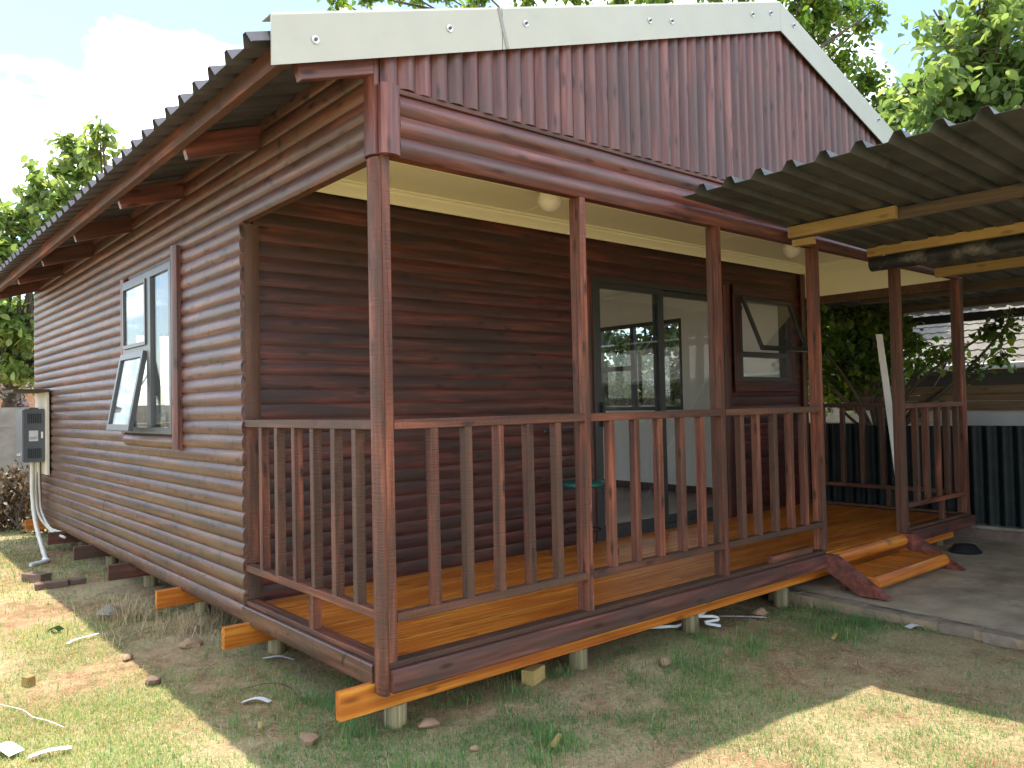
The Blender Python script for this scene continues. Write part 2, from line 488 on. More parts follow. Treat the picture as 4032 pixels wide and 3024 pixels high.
def leaf_mat(name, dark, light, yellow, trans=0.45, rough=0.4):
    m = bpy.data.materials.new(name); m.use_nodes = True
    nd, ln = m.node_tree.nodes, m.node_tree.links
    b = nd['Principled BSDF']
    out = nd['Material Output']
    at = nd.new('ShaderNodeAttribute'); at.attribute_name = 'tint'
    r = ramp(nd, ln, at.outputs['Fac'], [(0.0, dark), (0.6, light), (0.97, yellow)])
    ln.new(r.outputs['Color'], b.inputs['Base Color'])
    b.inputs['Roughness'].default_value = rough
    tl = nd.new('ShaderNodeBsdfTranslucent')
    hs = nd.new('ShaderNodeHueSaturation'); hs.inputs['Value'].default_value = 1.9; hs.inputs['Saturation'].default_value = 1.15; hs.inputs['Hue'].default_value = 0.485
    ln.new(r.outputs['Color'], hs.inputs['Color']); ln.new(hs.outputs[0], tl.inputs['Color'])
    mx = nd.new('ShaderNodeMixShader'); mx.inputs[0].default_value = trans
    ln.new(b.outputs[0], mx.inputs[1]); ln.new(tl.outputs[0], mx.inputs[2])
    ln.new(mx.outputs[0], out.inputs['Surface'])
    return m
M_LEAF = leaf_mat('broad_leaf', (0.035, 0.085, 0.020), (0.095, 0.18, 0.036), (0.21, 0.26, 0.05), 0.5, 0.3)
M_LEAFB = leaf_mat('sunlit_leaf', (0.075, 0.135, 0.040), (0.165, 0.245, 0.075), (0.29, 0.34, 0.11), 0.5, 0.28)
M_LEAF2 = leaf_mat('dark_leaf', (0.018, 0.045, 0.014), (0.048, 0.100, 0.024), (0.13, 0.17, 0.035), 0.35)
M_DRYLEAF = leaf_mat('dry_leaf', (0.05, 0.035, 0.022), (0.13, 0.095, 0.055), (0.30, 0.24, 0.14), 0.2)
M_GRASS = leaf_mat('grass_blade', (0.060, 0.165, 0.055), (0.18, 0.31, 0.085), (0.52, 0.46, 0.20), 0.35, 0.5)
M_STRAW = leaf_mat('dry_straw', (0.31, 0.22, 0.12), (0.50, 0.40, 0.22), (0.64, 0.56, 0.36), 0.2, 0.7)
M_FLOWER = leaf_mat('lilac_flower', (0.10, 0.16, 0.06), (0.24, 0.24, 0.22), (0.42, 0.36, 0.55), 0.3)

def soil_mat():
    m, nd, ln, b = new_mat('soil_and_thatch')
    tc = nd.new('ShaderNodeTexCoord')
    v = tc.outputs['Object']
    n1 = noise(nd, ln, v, 0.9, 6, 0.6)
    n2 = noise(nd, ln, v, 9.0, 6, 0.7)
    n3 = noise(nd, ln, v, 55.0, 5, 0.7)
    soil = ramp(nd, ln, n2.outputs['Fac'], [(0.3, (0.21, 0.118, 0.062)), (0.5, (0.33, 0.20, 0.108)), (0.72, (0.45, 0.30, 0.175))])
    thatch = ramp(nd, ln, n3.outputs['Fac'], [(0.3, (0.28, 0.23, 0.12)), (0.55, (0.45, 0.37, 0.20)), (0.75, (0.58, 0.50, 0.30))])
    ad = nd.new('ShaderNodeMath'); ad.operation = 'MULTIPLY_ADD'
    ad.inputs[1].default_value = 0.45
    ln.new(n2.outputs['Fac'], ad.inputs[0]); ln.new(n1.outputs['Fac'], ad.inputs[2])
    fac = ramp(nd, ln, ad.outputs[0], [(0.63, (0, 0, 0)), (0.82, (1, 1, 1))])
    c = mixc(nd, ln, fac.outputs['Color'], soil.outputs['Color'], thatch.outputs['Color'])
    ln.new(c, b.inputs['Base Color'])
    b.inputs['Roughness'].default_value = 0.95
    b.inputs['Specular IOR Level'].default_value = 0.2
    mx = nd.new('ShaderNodeMath'); mx.operation = 'ADD'
    ln.new(n2.outputs['Fac'], mx.inputs[0]); ln.new(n3.outputs['Fac'], mx.inputs[1])
    bump(nd, ln, b, mx.outputs[0], 0.8, 0.02)
    return m
M_SOIL = soil_mat()

# ------------------------------------------------------------------ ground
def vnoise(x, y, seed=0):
    """smooth value noise on arrays"""
    x = np.asarray(x, float); y = np.asarray(y, float)
    xi, yi = np.floor(x).astype(np.int64), np.floor(y).astype(np.int64)
    fx, fy = x - xi, y - yi
    fx, fy = fx * fx * (3 - 2 * fx), fy * fy * (3 - 2 * fy)
    def h(a, b):
        n = (a * 374761393 + b * 668265263 + seed * 974711) & 0x7fffffff
        n = ((n ^ (n >> 13)) * 1274126177) & 0x7fffffff
        return ((n ^ (n >> 16)) & 0xffff) / 65535.0
    return (h(xi, yi) * (1 - fx) + h(xi + 1, yi) * fx) * (1 - fy) + (h(xi, yi + 1) * (1 - fx) + h(xi + 1, yi + 1) * fx) * fy

def fbm(x, y, seed=0, o=4):
    s, a, t = 0, 1, 0
    for i in range(o):
        s = s + a * vnoise(x * 2 ** i, y * 2 ** i, seed + i); t += a; a *= 0.5
    return s / t

GZ = -0.06
def gauss(x, y, cx, cy, sx, sy):
    return np.exp(-((x - cx) / sx) ** 2 - ((y - cy) / sy) ** 2)

def gh(x, y):
    x = np.asarray(x, float); y = np.asarray(y, float)
    near = np.clip(1 - (np.hypot(x - 1, y - 2) - 9) / 6, 0, 1)
    z = GZ + near * (0.035 * (fbm(x * 0.8, y * 0.8, 3) - 0.5) + 0.028 * (fbm(x * 5, y * 5, 9) - 0.5))
    z += 0.035 * gauss(x, y, -0.15, 2.1, 0.30, 0.55) * (0.5 + fbm(x * 9, y * 9, 21))
    z += 0.025 * gauss(x, y, -0.25, 3.6, 0.25, 0.6)
    slab = (x > 3.36) & (x < 8.1) & (y < 2.2) & (y > -5.2)
    z = np.where(slab, -0.16, z)
    z -= 0.035 * np.clip((x - 2.0) / 1.2, 0, 1) * (x < 3.45)
    return z

def axis(a, b, step, far):
    mid = np.arange(a, b + 1e-6, step)
    out = [far * (i / 12.0) ** 2.2 for i in range(1, 13)]
    return np.concatenate([[a - o for o in out[::-1]], mid, [b + o for o in out]])
gx, gy = axis(-5.0, 8.5, 0.05, 120.0), axis(-4.0, 9.5, 0.05, 120.0)
GX, GY = np.meshgrid(gx, gy)
V = np.stack([GX.ravel(), GY.ravel(), gh(GX, GY).ravel()], 1)
nx, ny = len(gx), len(gy)
idx = np.arange(nx * ny).reshape(ny, nx)
Q = np.stack([idx[:-1, :-1], idx[:-1, 1:], idx[1:, 1:], idx[1:, :-1]], -1).reshape(-1, 4)

def np_mesh(name, V, Fq, tint=None):
    me = bpy.data.meshes.new(name)
    k = Fq.shape[1]
    me.vertices.add(len(V)); me.vertices.foreach_set('co', np.ascontiguousarray(V, np.float32).ravel())
    me.loops.add(Fq.size); me.loops.foreach_set('vertex_index', np.ascontiguousarray(Fq, np.int32).ravel())
    me.polygons.add(len(Fq))
    me.polygons.foreach_set('loop_start', np.arange(0, Fq.size, k, dtype=np.int32))
    try:
        me.polygons.foreach_set('loop_total', np.full(len(Fq), k, np.int32))
    except Exception:
        pass
    if tint is not None:
        at = me.attributes.new('tint', 'FLOAT', 'POINT')
        at.data.foreach_set('value', np.ascontiguousarray(tint, np.float32))
    me.update(calc_edges=True)
    me.validate()
    return me

g_me = np_mesh('ground', V, Q)
g_me.polygons.foreach_set('use_smooth', [True] * len(g_me.polygons))
ground = structure(put('ground', g_me, M_SOIL))
ground['label'] = 'patchy lawn of red soil and thin grass around the cabin'

# ------------------------------------------------------------------ the cabin
W, D, YW = 6.30, 7.90, 1.60          # width, depth, verandah wall
ZF, ZB, ZC = 0.23, 2.448, 2.79       # verandah floor, underside of front logs, ceiling
cabin = thing('log_cabin', (0, 0, GZ), 'mahogany stained log cabin on short poles with covered verandah and cream barge boards', 'cabin')
PITCH = (ZB - 0.145) / 26
DL = dlog(PITCH + 0.001, 0.0145, ex=2.7)
DLV = dlog(PITCH + 0.001, 0.0042, ex=2.7)

# ---- bearers and poles under the floor
for i, (y, x0) in enumerate([(0.12, -0.18), (1.47, -0.165), (2.70, -0.16), (3.93, -0.165), (5.12, -0.165), (6.28, -0.165), (7.60, -0.16)]):
    xe = 6.14 if i == 0 else W - 0.02
    o = bar('bearer', (x0, y, 0.10), (xe, y, 0.10), crect(0.042, 0.12), M_POST if i in (3, 4, 5) else M_DECK, cabin)
    for x in ([0.115, 1.27, 2.24, 3.28, 4.6, 5.9] if i == 0 else [0.16, 1.4, 2.8, 4.2, 5.6]):
        a = (x, y + 0.03, GZ - 0.12)
        MBp = MB()
        ph = random.uniform(0, 6)
        ring = lambda z, k: [(x + 0.052 * (1 + 0.05 * math.sin(3 * a_ + ph + k)) * math.cos(a_), y + 0.03 + 0.052 * (1 + 0.05 * math.sin(3 * a_ + ph + k)) * math.sin(a_), z) for a_ in [2 * math.pi * q / 14 for q in range(14)]]
        r0, r1 = ring(-0.15, 0), ring(0.037, 0.3)
        v = r0 + r1
        f = [(q, (q + 1) % 14, (q + 1) % 14 + 14, q + 14) for q in range(14)] + [tuple(range(14, 28))]
        MBp.add([(p[2], p[0] - x, p[1] - y - 0.03) for p in v], f)    # grain runs up local X
        M = Matrix(((0, 1, 0, x), (0, 0, 1, y + 0.03), (1, 0, 0, 0), (0, 0, 0, 1)))
        MBp.build('pole', M_POLE, cabin, 40, M)

# ---- verandah floor boards
yb = 0.045
k = 0
while yb < YW - 0.02:
    w = 0.100
    cut = [0.03] + sorted(random.sample([1.1, 1.7, 2.3, 2.9, 3.5, 4.1, 4.7], 1)) + [W - 0.06]
    for a, b in zip(cut[:-1], cut[1:]):
        bar('floor_board', (a + 0.001, yb, ZF - 0.011 + random.uniform(-0.0006, 0.0006)), (b - 0.001, yb, ZF - 0.011), rect(0.0003, w - 0.0003, -0.011, 0.011, 0.0009), M_DECK, cabin)
    yb += w
# ---- room floor, back rooms: lining
M_in = MB().box(0.06, W - 0.06, YW + 0.06, D - 0.06, ZF - 0.02, ZF + 0.012)
M_in.build('room_floor', M_INFLOOR, cabin)

def wall_panel(name, axis_, c0, c1, u0, u1, z0, z1, holes, mat, parent):
    """flat lining between c0 and c1 on one axis, with rectangular holes (u0,u1,z0,z1)"""
    us = sorted({u0, u1} | {h[0] for h in holes} | {h[1] for h in holes})
    zs = sorted({z0, z1} | {h[2] for h in holes} | {h[3] for h in holes})
    mb = MB()
    for a, b in zip(us[:-1], us[1:]):
        for c, d in zip(zs[:-1], zs[1:]):
            um, zm = (a + b) / 2, (c + d) / 2
            if any(h[0] < um < h[1] and h[2] < zm < h[3] for h in holes):
                continue
            if axis_ == 'x':
                mb.box(c0, c1, a, b, c, d)
            else:
                mb.box(a, b, c0, c1, c, d)
    return mb.build(name, mat, parent, None)

LWIN = (2.72, 3.92, 1.20, 2.392)       # y0 y1 z0 z1 left wall window
DOOR = (2.915, 4.72, ZF, 2.40)         # x0 x1
SWIN = (4.985, 5.845, 1.54, 2.385)
RWIN = (3.21, 4.64, 1.25, 2.392)
ADDED_BWINS = [(0.6, 2.7, 0.26, 2.392), (3.4, 5.5, 0.26, 2.392)]  # back openings added to let more daylight into the room
wall_panel('room_lining', 'x', 0.045, 0.060, YW + 0.03, D - 0.05, ZF - 0.02, ZC, [LWIN], M_ROOM, cabin)
wall_panel('room_lining', 'x', W - 0.10, W - 0.085, YW + 0.03, D - 0.05, ZF - 0.02, ZC, [RWIN], M_ROOM, cabin)
wall_panel('room_lining', 'y', D - 0.075, D - 0.06, 0.06, W - 0.085, ZF - 0.02, ZC, ADDED_BWINS, M_ROOM, cabin)
wall_panel('room_lining', 'y', YW + 0.045, YW + 0.060, 0.06, W - 0.085, ZF - 0.02, ZC, [DOOR, SWIN], M_ROOM, cabin)
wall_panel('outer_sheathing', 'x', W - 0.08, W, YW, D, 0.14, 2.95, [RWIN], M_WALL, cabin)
wall_panel('outer_sheathing', 'y', D - 0.05, D, 0.0, W - 0.08, 0.14, 2.95, ADDED_BWINS, M_WALL, cabin)
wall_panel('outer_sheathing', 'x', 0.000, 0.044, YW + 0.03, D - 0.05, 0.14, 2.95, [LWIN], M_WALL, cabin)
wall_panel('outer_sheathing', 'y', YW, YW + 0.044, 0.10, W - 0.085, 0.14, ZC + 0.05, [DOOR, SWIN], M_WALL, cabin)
MB().box(0.02, W - 0.09, YW + 0.02, D - 0.05, ZC + 0.002, ZC + 0.014).build('room_ceiling', M_ROOM, cabin, None)
MB().box(W - 0.14, W - 0.1005, YW + 0.061, D - 0.08, ZC - 0.05, ZC + 0.001).build('room_cornice', M_ROOM, cabin, None)
MB().box(W - 0.118, W - 0.1005, YW + 0.061, D - 0.08, ZF + 0.012, ZF + 0.09).build('room_skirting', M_POST, cabin, None)

# ---- verandah ceiling in panels, cover strips, cornice
for i in range(6):
    a, b = 0.02 + i * 1.045, 0.02 + (i + 1) * 1.045
    MB().box(a + 0.001, min(b, W - 0.045) - 0.001, 0.075, YW - 0.005, ZC, ZC + 0.012).build('ceiling_panel', M_CEIL, cabin, None)
bar('cover_strip', (0.06, 1.02, ZC), (W - 0.15, 1.02, ZC), crect(0.030, 0.006, 0.001), M_CEIL, cabin)
for x in (2.11, 4.2):
    bar('cover_strip', (x, 1.04, ZC), (x, YW - 0.09, ZC), crect(0.030, 0.005, 0.001), M_CEIL, cabin)
corn = [(0, 0), (0.006, -0.085), (0.016, -0.085), (0.020, -0.070), (0.046, -0.040), (0.060, -0.030), (0.066, -0.014), (0.088, -0.010), (0.090, 0.0)]
bar('cornice', (W - 0.05, YW - 0.022, ZC - 0.0005), (0.02, YW - 0.022, ZC - 0.0005), corn[::-1], M_CEIL, cabin, sharp=20)
bar('cornice', (W - 0.055, 0.07, ZC - 0.0005), (W - 0.055, YW - 0.03, ZC - 0.0005), corn[::-1], M_CEIL, cabin, sharp=20)
# inner faces of the verandah beams above the openings
MB().box(W - 0.055, W - 0.046, 0.07, YW, ZB + 0.004, ZC + 0.01).build('beam_lining', M_CEIL, cabin, None)
MB().box(0.05, 0.058, 0.07, YW - 0.03, ZB + 0.06, ZC + 0.01).build('beam_lining', M_CEIL, cabin, None)
MB().box(0.05, W - 0.05, 0.067, 0.074, ZB + 0.06, ZC + 0.01).build('beam_lining', M_CEIL, cabin, None)

# ---- beams round the verandah
MB().box(0.0, W, 0.002, 0.066, ZB + 0.002, ZC + 0.14).build('verandah_beam', M_POST, cabin, None)
MB().box(0.002, 0.049, 0.067, YW + 0.03, ZB + 0.002, 2.95).build('verandah_beam', M_POST, cabin, None)
MB().box(W - 0.045, W + 0.01, 0.067, YW, ZB - 0.075, ZC + 0.1).build('verandah_beam', M_POST, cabin, None)

# ---- logs: left wall
def hlogs_left(z, spans):
    for a, b in spans:
        j = random.uniform(-0.0015, 0.0015)
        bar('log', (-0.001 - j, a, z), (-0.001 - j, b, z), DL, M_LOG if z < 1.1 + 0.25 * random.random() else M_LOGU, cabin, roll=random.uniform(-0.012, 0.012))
for i in range(32):
    z = 0.145 + i * PITCH
    zt = z + PITCH
    y0 = 0.085 if (i == 0 or z > ZB - 0.01) else YW - 0.045
    if i == 0:
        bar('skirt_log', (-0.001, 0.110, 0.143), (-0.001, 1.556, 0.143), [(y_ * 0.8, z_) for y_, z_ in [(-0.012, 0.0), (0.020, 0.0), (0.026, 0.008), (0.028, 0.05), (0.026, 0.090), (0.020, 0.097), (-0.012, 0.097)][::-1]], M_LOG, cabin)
        sp = [(1.560, D)]
    elif zt > LWIN[2] - 0.09 and z < LWIN[3] - 0.02:
        if z < LWIN[2] - 0.03:
            sp = [(y0, 2.59), (2.59, 4.03), (4.03, D)] if False else [(y0, D)]
        else:
            sp = [(y0, LWIN[0] - 0.01), (LWIN[1] + 0.01, D)]
    else:
        cut = random.uniform(4.2, 6.0)
        sp = [(y0, cut - 0.0015), (cut + 0.0015, D)] if i % 3 == 1 else [(y0, D)]
    hlogs_left(z, sp)
# ---- logs: verandah wall, broken by door and small window
for i in range(30):
    z = 0.145 + i * PITCH
    if z > ZC:
        break
    if z + PITCH < ZF - 0.02:
        continue
    xs = [(0.085, W - 0.06)]
    if z < DOOR[3] - 0.01:
        xs = [(0.085, DOOR[0] - 0.005), (DOOR[1] + 0.005, W - 0.06)]
        if z + PITCH > SWIN[2] - 0.02 and z < SWIN[3] - 0.02:
            xs = [(0.085, DOOR[0] - 0.005), (DOOR[1] + 0.005, SWIN[0] - 0.01), (SWIN[1] + 0.01, W - 0.06)]
    for a, b in xs:
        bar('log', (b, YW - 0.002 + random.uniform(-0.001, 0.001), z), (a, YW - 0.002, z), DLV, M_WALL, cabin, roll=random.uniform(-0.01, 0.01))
# ---- front logs over the openings and skirt
for i in range(3):
    z = ZB + i * 0.0925
    dl = dlog(0.0935, 0.024)
    cuts = [0.086, 2.45 + 0.02 * i if i == 1 else 2.9 + 0.5 * i, W - 0.09] if i else [0.086, W - 0.09]
    for a, b in zip(cuts[:-1], cuts[1:]):
        bar('log', (b - 0.001, 0.0, z), (a + 0.001, 0.0, z), dl, M_GABLE, cabin)
bar('ledger', (W, -0.002, 2.737), (0.0, -0.002, 2.737), rect(-0.001, 0.012, -0.012, 0.012), M_POST, cabin)
skirt = [(-0.012, 0.0), (0.020, 0.0), (0.026, 0.008), (0.028, 0.05), (0.026, 0.090), (0.020, 0.097), (-0.012, 0.097)][::-1]
bar('skirt_log', (3.06, -0.001, 0.143), (0.004, -0.001, 0.143), skirt, M_GABLE, cabin)
bar('skirt_log', (3.648, -0.001, 0.143), (3.064, -0.001, 0.143), skirt, M_GABLE, cabin)
bar('skirt_log', (W + 0.03, -0.001, 0.143), (4.93, -0.001, 0.143), skirt, M_GABLE, cabin)
bar('skirt_log', (W + 0.001, YW, 0.143), (W + 0.001, 0.0, 0.143), skirt, M_GABLE, cabin)
# ---- gable boards
xg = 0.0
rid_x, rid_zb = 3.15, 3.885           # underside of the barge boards at the ridge
n = 0
while xg < W - 0.02:
    wdt = 0.0903
    xm = min(xg + wdt, W)
    def zt(x):
        return rid_zb - 0.328 * abs(x - rid_x) + 0.06
    h = min(zt(xg), zt(xm))
    bar('gable_board', (xg, -0.003 + random.uniform(-0.0015, 0.0015), 2.748 + random.uniform(-0.004, 0.004)), (xg, -0.003, max(h, 2.80)), dlog(wdt - 0.001, 0.022, -0.004), M_GABLE, cabin, up=(1, 0, 0), roll=random.uniform(-0.02, 0.02))
    xg += wdt
    n += 1
MB().add([(0, 0.0, 2.70), (W, 0.0, 2.70), (W, 0.0, 2.88), (rid_x, 0.0, 3.93), (0, 0.0, 2.88),
          (0, 0.03, 2.70), (W, 0.03, 2.70), (W, 0.03, 2.88), (rid_x, 0.03, 3.93), (0, 0.03, 2.88)],
         [(0, 1, 2, 3, 4), (9, 8, 7, 6, 5), (0, 5, 6, 1), (1, 6, 7, 2), (2, 7, 8, 3), (3, 8, 9, 4), (4, 9, 5, 0)]).build('gable_backing', M_WALL, cabin, None)

# ---- corner trims
cov = [(-0.004, 0.0), (0.016, 0.0), (0.026, 0.02), (0.030, 0.045), (0.026, 0.072), (0.016, 0.092), (-0.004, 0.092)][::-1]
# left face, lower strip from the ground to the beam, then the block over the log ends
bar('corner_trim', (0.001, 0.006, 0.128), (0.001, 0.006, ZB - 0.010), [(-y_, z_) for y_, z_ in cov[::-1]], M_POST, cabin, up=(0, 1, 0))
bar('corner_trim', (-0.004, 0.006, ZB - 0.002), (-0.004, 0.006, 2.93), [(-1.25 * y_, z_) for y_, z_ in cov[::-1]], M_GABLE, cabin, up=(0, 1, 0))
bar('corner_trim', (-0.012, -0.006, ZB - 0.002), (-0.012, -0.006, 2.752), [(1.2 * y_, z_ * 1.03) for y_, z_ in cov], M_GABLE, cabin, up=(1, 0, 0))
bar('corner_trim', (W - 0.088, -0.006, ZB - 0.002), (W - 0.088, -0.006, 2.752), [(1.2 * y_, z_ * 1.03) for y_, z_ in cov], M_GABLE, cabin, up=(1, 0, 0))
# verandah wall ends
for z0, z1 in ((0.268, 0.434), (0.474, 1.256), (1.304, ZB - 0.006)):
    bar('corner_trim', (0.003, YW - 0.026, z0), (0.003, YW - 0.026, z1), [(0.8 * y_, z_ * 1.1) for y_, z_ in cov], M_POST, cabin, up=(1, 0, 0))
bar('corner_trim', (W - 0.15, YW - 0.026, ZF), (W - 0.15, YW - 0.026, ZC - 0.086), [(0.8 * y_, z_ * 0.9) for y_, z_ in cov], M_POST, cabin, up=(1, 0, 0))
MB().box(-0.004, 0.030, D - 0.005, D + 0.03, 0.13, 2.9).build('corner_trim', M_BOARD, cabin, None)

# ---- posts
def post(x0, x1, z0=0.267, z1=ZB + 0.001):
    bar('post', ((x0 + x1) / 2, 0.0195, z0), ((x0 + x1) / 2, 0.0195, z1), crect(0.038, x1 - x0, 0.002), M_POST, cabin, up=(1, 0, 0))
    bar('post', ((x0 + x1) / 2 - 0.003, 0.060, z0), ((x0 + x1) / 2 - 0.003, 0.060, z1), crect(0.040, x1 - x0 - 0.002, 0.002), M_POST, cabin, up=(1, 0, 0))
for x0, x1, z0 in ((0.001, 0.042, 0.267), (1.208, 1.250, 0.267), (2.414, 2.462, 0.267), (3.617, 3.664, 0.267), (4.938, 4.996, ZF + 0.001)):
    post(x0, x1, z0)
post(6.20, 6.246); post(6.25, 6.297)
# ---- bottom plates
bar('bottom_plate', (0.0, 0.035, 0.2535), (3.63, 0.035, 0.2535), rect(-0.035, 0.035, -0.0125, 0.0125), M_POST, cabin)
bar('bottom_plate', (5.0, 0.035, 0.2535), (W, 0.035, 0.2535), rect(-0.035, 0.035, -0.0125, 0.0125), M_POST, cabin)
bar('bottom_plate', (0.035, 0.072, 0.2535), (0.035, YW - 0.03, 0.2535), rect(-0.035, 0.035, -0.0125, 0.0125), M_POST, cabin)
bar('bottom_plate', (W - 0.035, 0.072, 0.2535), (W - 0.035, YW - 0.03, 0.2535), rect(-0.035, 0.035, -0.0125, 0.0125), M_POST, cabin)
bar('loose_batten', (2.95, 0.020, 0.2895), (3.46, 0.024, 0.2895), crect(0.045, 0.045, 0.004), M_POST, cabin)
# ---- rails and balusters, front
def rails(a, b):
    bar('rail', (a, 0.024, 1.279), (b, 0.024, 1.279), crect(0.052, 0.043, 0.003), M_POST, cabin)
    bar('rail', (a, 0.024, 0.4505), (b, 0.024, 0.4505), crect(0.052, 0.039, 0.003), M_POST, cabin)
def baluster(x, y, along='x'):
    t = random.uniform(-0.004, 0.004)
    p = crect(0.046 if along == 'x' else 0.040, 0.041 if along == 'x' else 0.047, 0.002)
    bar('baluster', (x + (t if along == 'x' else 0), y + (0 if along == 'x' else t), 0.4705), (x, y, 1.257), p, M_POST, cabin, up=(1, 0, 0), roll=random.uniform(-0.04, 0.04))
for a, b in ((0.043, 1.207), (1.251, 2.413), (2.463, 3.616), (4.997, 6.199)):
    rails(a, b)
for x in (0.254, 0.445, 0.636, 0.826, 1.018, 1.420, 1.624, 1.827, 2.032, 2.223, 2.644, 2.826, 3.030, 3.228, 3.406, 5.222, 5.437, 5.675, 5.88, 6.087):
    baluster(x, 0.024)
bar('rail_support', (5.72, 0.024, 0.2665), (5.72, 0.024, 0.430), crect(0.045, 0.045, 0.002), M_POST, cabin, up=(1, 0, 0))
# ---- rails and balusters, both sides
for X, ys, s in ((0.026, (1.338, 1.133, 0.920, 0.710, 0.491, 0.286), 0), (W - 0.026, (1.423, 1.205, 0.998, 0.79, 0.585, 0.38, 0.19), 1)):
    bar('rail', (X, 0.083, 1.279), (X, YW - 0.03, 1.279), crect(0.052, 0.043, 0.003), M_POST, cabin)
    bar('rail', (X, 0.083, 0.4505), (X, YW - 0.03, 0.4505), crect(0.052, 0.039, 0.003), M_POST, cabin)
    for y in ys:
        baluster(X, y, 'y')
    bar('rail_support', (X, 0.74, 0.2665), (X, 0.74, 0.430), crect(0.047, 0.045, 0.002), M_POST, cabin, up=(1, 0, 0))

# ---- left wall window: trims, frame, panes, an open top-hung sash
y0, y1, z0, z1 = LWIN
bar('window_trim', (-0.016, 2.602, 1.098), (-0.016, 2.602, 2.485), [(-1.5 * y_, z_ * 1.06) for y_, z_ in cov[::-1]], M_GABLE, cabin, up=(0, 1, 0))
bar('window_trim', (-0.018, 3.935, 1.14), (-0.018, 3.935, 2.43), [(-0.9 * y_, z_ * 0.9) for y_, z_ in cov[::-1]], M_GABLE, cabin, up=(0, 1, 0))
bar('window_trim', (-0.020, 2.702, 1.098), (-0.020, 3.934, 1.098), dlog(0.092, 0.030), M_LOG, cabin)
win = MB()
xa, xb = -0.045, 0.020
fw = 0.045
win.box(xa, xb, y0, y1, z1 - fw, z1).box(xa, xb, y0, y1, z0, z0 + fw)
win.box(xa, xb, y0, y0 + fw, z0 + fw, z1 - fw).box(xa, xb, y1 - fw, y1, z0 + fw, z1 - fw)
win.box(xa - 0.004, xb, 3.175, 3.265, z0 + fw, z1 - fw).box(xa, xb, 3.265, y1 - fw, 1.80, 1.855)
lw = win.build('window', M_ALU2, cabin, 30)
lw['label'] = 'tall grey aluminium window with its lower far sash propped open'
MB().box(-0.030, -0.026, y0 + fw, 3.175, z0 + fw, z1 - fw).build('pane', M_GLASS, lw, None)
MB().box(-0.047, -0.043, 3.29, y1 - fw - 0.02, 1.88, z1 - fw - 0.02).build('pane', M_GLASS, lw, None)
# inner frame of the fixed upper light
up_ = MB()
for q in ((3.268, 3.292, 1.857, z1 - fw), (y1 - fw - 0.024, y1 - fw, 1.857, z1 - fw)):
    up_.box(-0.060, -0.030, *q)
up_.box(-0.060, -0.030, 3.292, y1 - fw - 0.024, 1.857, 1.885).box(-0.060, -0.030, 3.292, y1 - fw - 0.024, z1 - fw - 0.024, z1 - fw)
up_.build('sash', M_ALU2, lw, 30)
sl = math.radians(10.5)
SM = Matrix.Translation((-0.050, 0, 1.812)) @ Matrix.Rotation(sl, 4, 'Y')
SMB = MB()
sa, sb, sz = 3.285, y1 - 0.01, -0.600
SMB.box(-0.018, 0.018, sa, sb, -0.045, 0.0).box(-0.018, 0.018, sa, sb, sz, sz + 0.045)
SMB.box(-0.018, 0.018, sa, sa + 0.04, sz + 0.045, -0.045).box(-0.018, 0.018, sb - 0.04, sb, sz + 0.045, -0.045)
sash = SMB.build('sash', M_ALU2, lw, 30, SM)
MB().box(-0.003, 0.003, sa + 0.04, sb - 0.04, sz + 0.045, -0.045).build('pane', M_GLASS, lw, None, SM)
MB().tube([(-0.075, 3.30, 1.56), (-0.02, 3.30, 1.66)], 0.006, 6).build('stay', M_STEEL, lw)

# ---- sliding door on the verandah
x0, x1, z0, z1 = DOOR
dm = MB()
ya, ybk = YW - 0.035, YW + 0.050
dm.box(x0, x1, ya, ybk, z1 - 0.045, z1).box(x0, x1, ya, ybk, z0 + 0.002, z0 + 0.045)
dm.box(x0, x0 + 0.042, ya, ybk, z0 + 0.045, z1 - 0.045).box(x1 - 0.042, x1, ya, ybk, z0 + 0.045, z1 - 0.045)
door = dm.build('sliding_door', M_ALU, cabin, 30)
door['label'] = 'glazed sliding door in charcoal aluminium under the verandah'
for a, b, yy in ((x0 + 0.042, 3.83, YW - 0.012), (3.76, x1 - 0.042, YW + 0.025)):
    pm = MB()
    pm.box(a, a + 0.055, yy - 0.016, yy + 0.016, z0 + 0.046, z1 - 0.046).box(b - 0.055, b, yy - 0.016, yy + 0.016, z0 + 0.046, z1 - 0.046)
    pm.box(a + 0.055, b - 0.055, yy - 0.016, yy + 0.016, z0 + 0.046, z0 + 0.120).box(a + 0.055, b - 0.055, yy - 0.016, yy + 0.016, z1 - 0.095, z1 - 0.046)
    pm.build('door_panel', M_ALU, door, 30)
    MB().box(a + 0.055, b - 0.055, yy - 0.003, yy + 0.003, z0 + 0.12, z1 - 0.095).build('pane', M_GLASS, door, None)
MB().box(2.985, 3.015, YW - 0.062, YW - 0.028, 1.16, 1.36).build('handle', M_BLACK, door, 30)
bar('door_trim', (4.722, YW - 0.024, ZF), (4.722, YW - 0.024, 2.47), [(0.8 * y_, z_ * 1.2) for y_, z_ in cov], M_WALL, cabin, up=(1, 0, 0))
bar('door_trim', (2.842, YW - 0.024, ZF), (2.842, YW - 0.024, 2.40), [(0.8 * y_, z_ * 0.75) for y_, z_ in cov], M_WALL, cabin, up=(1, 0, 0))

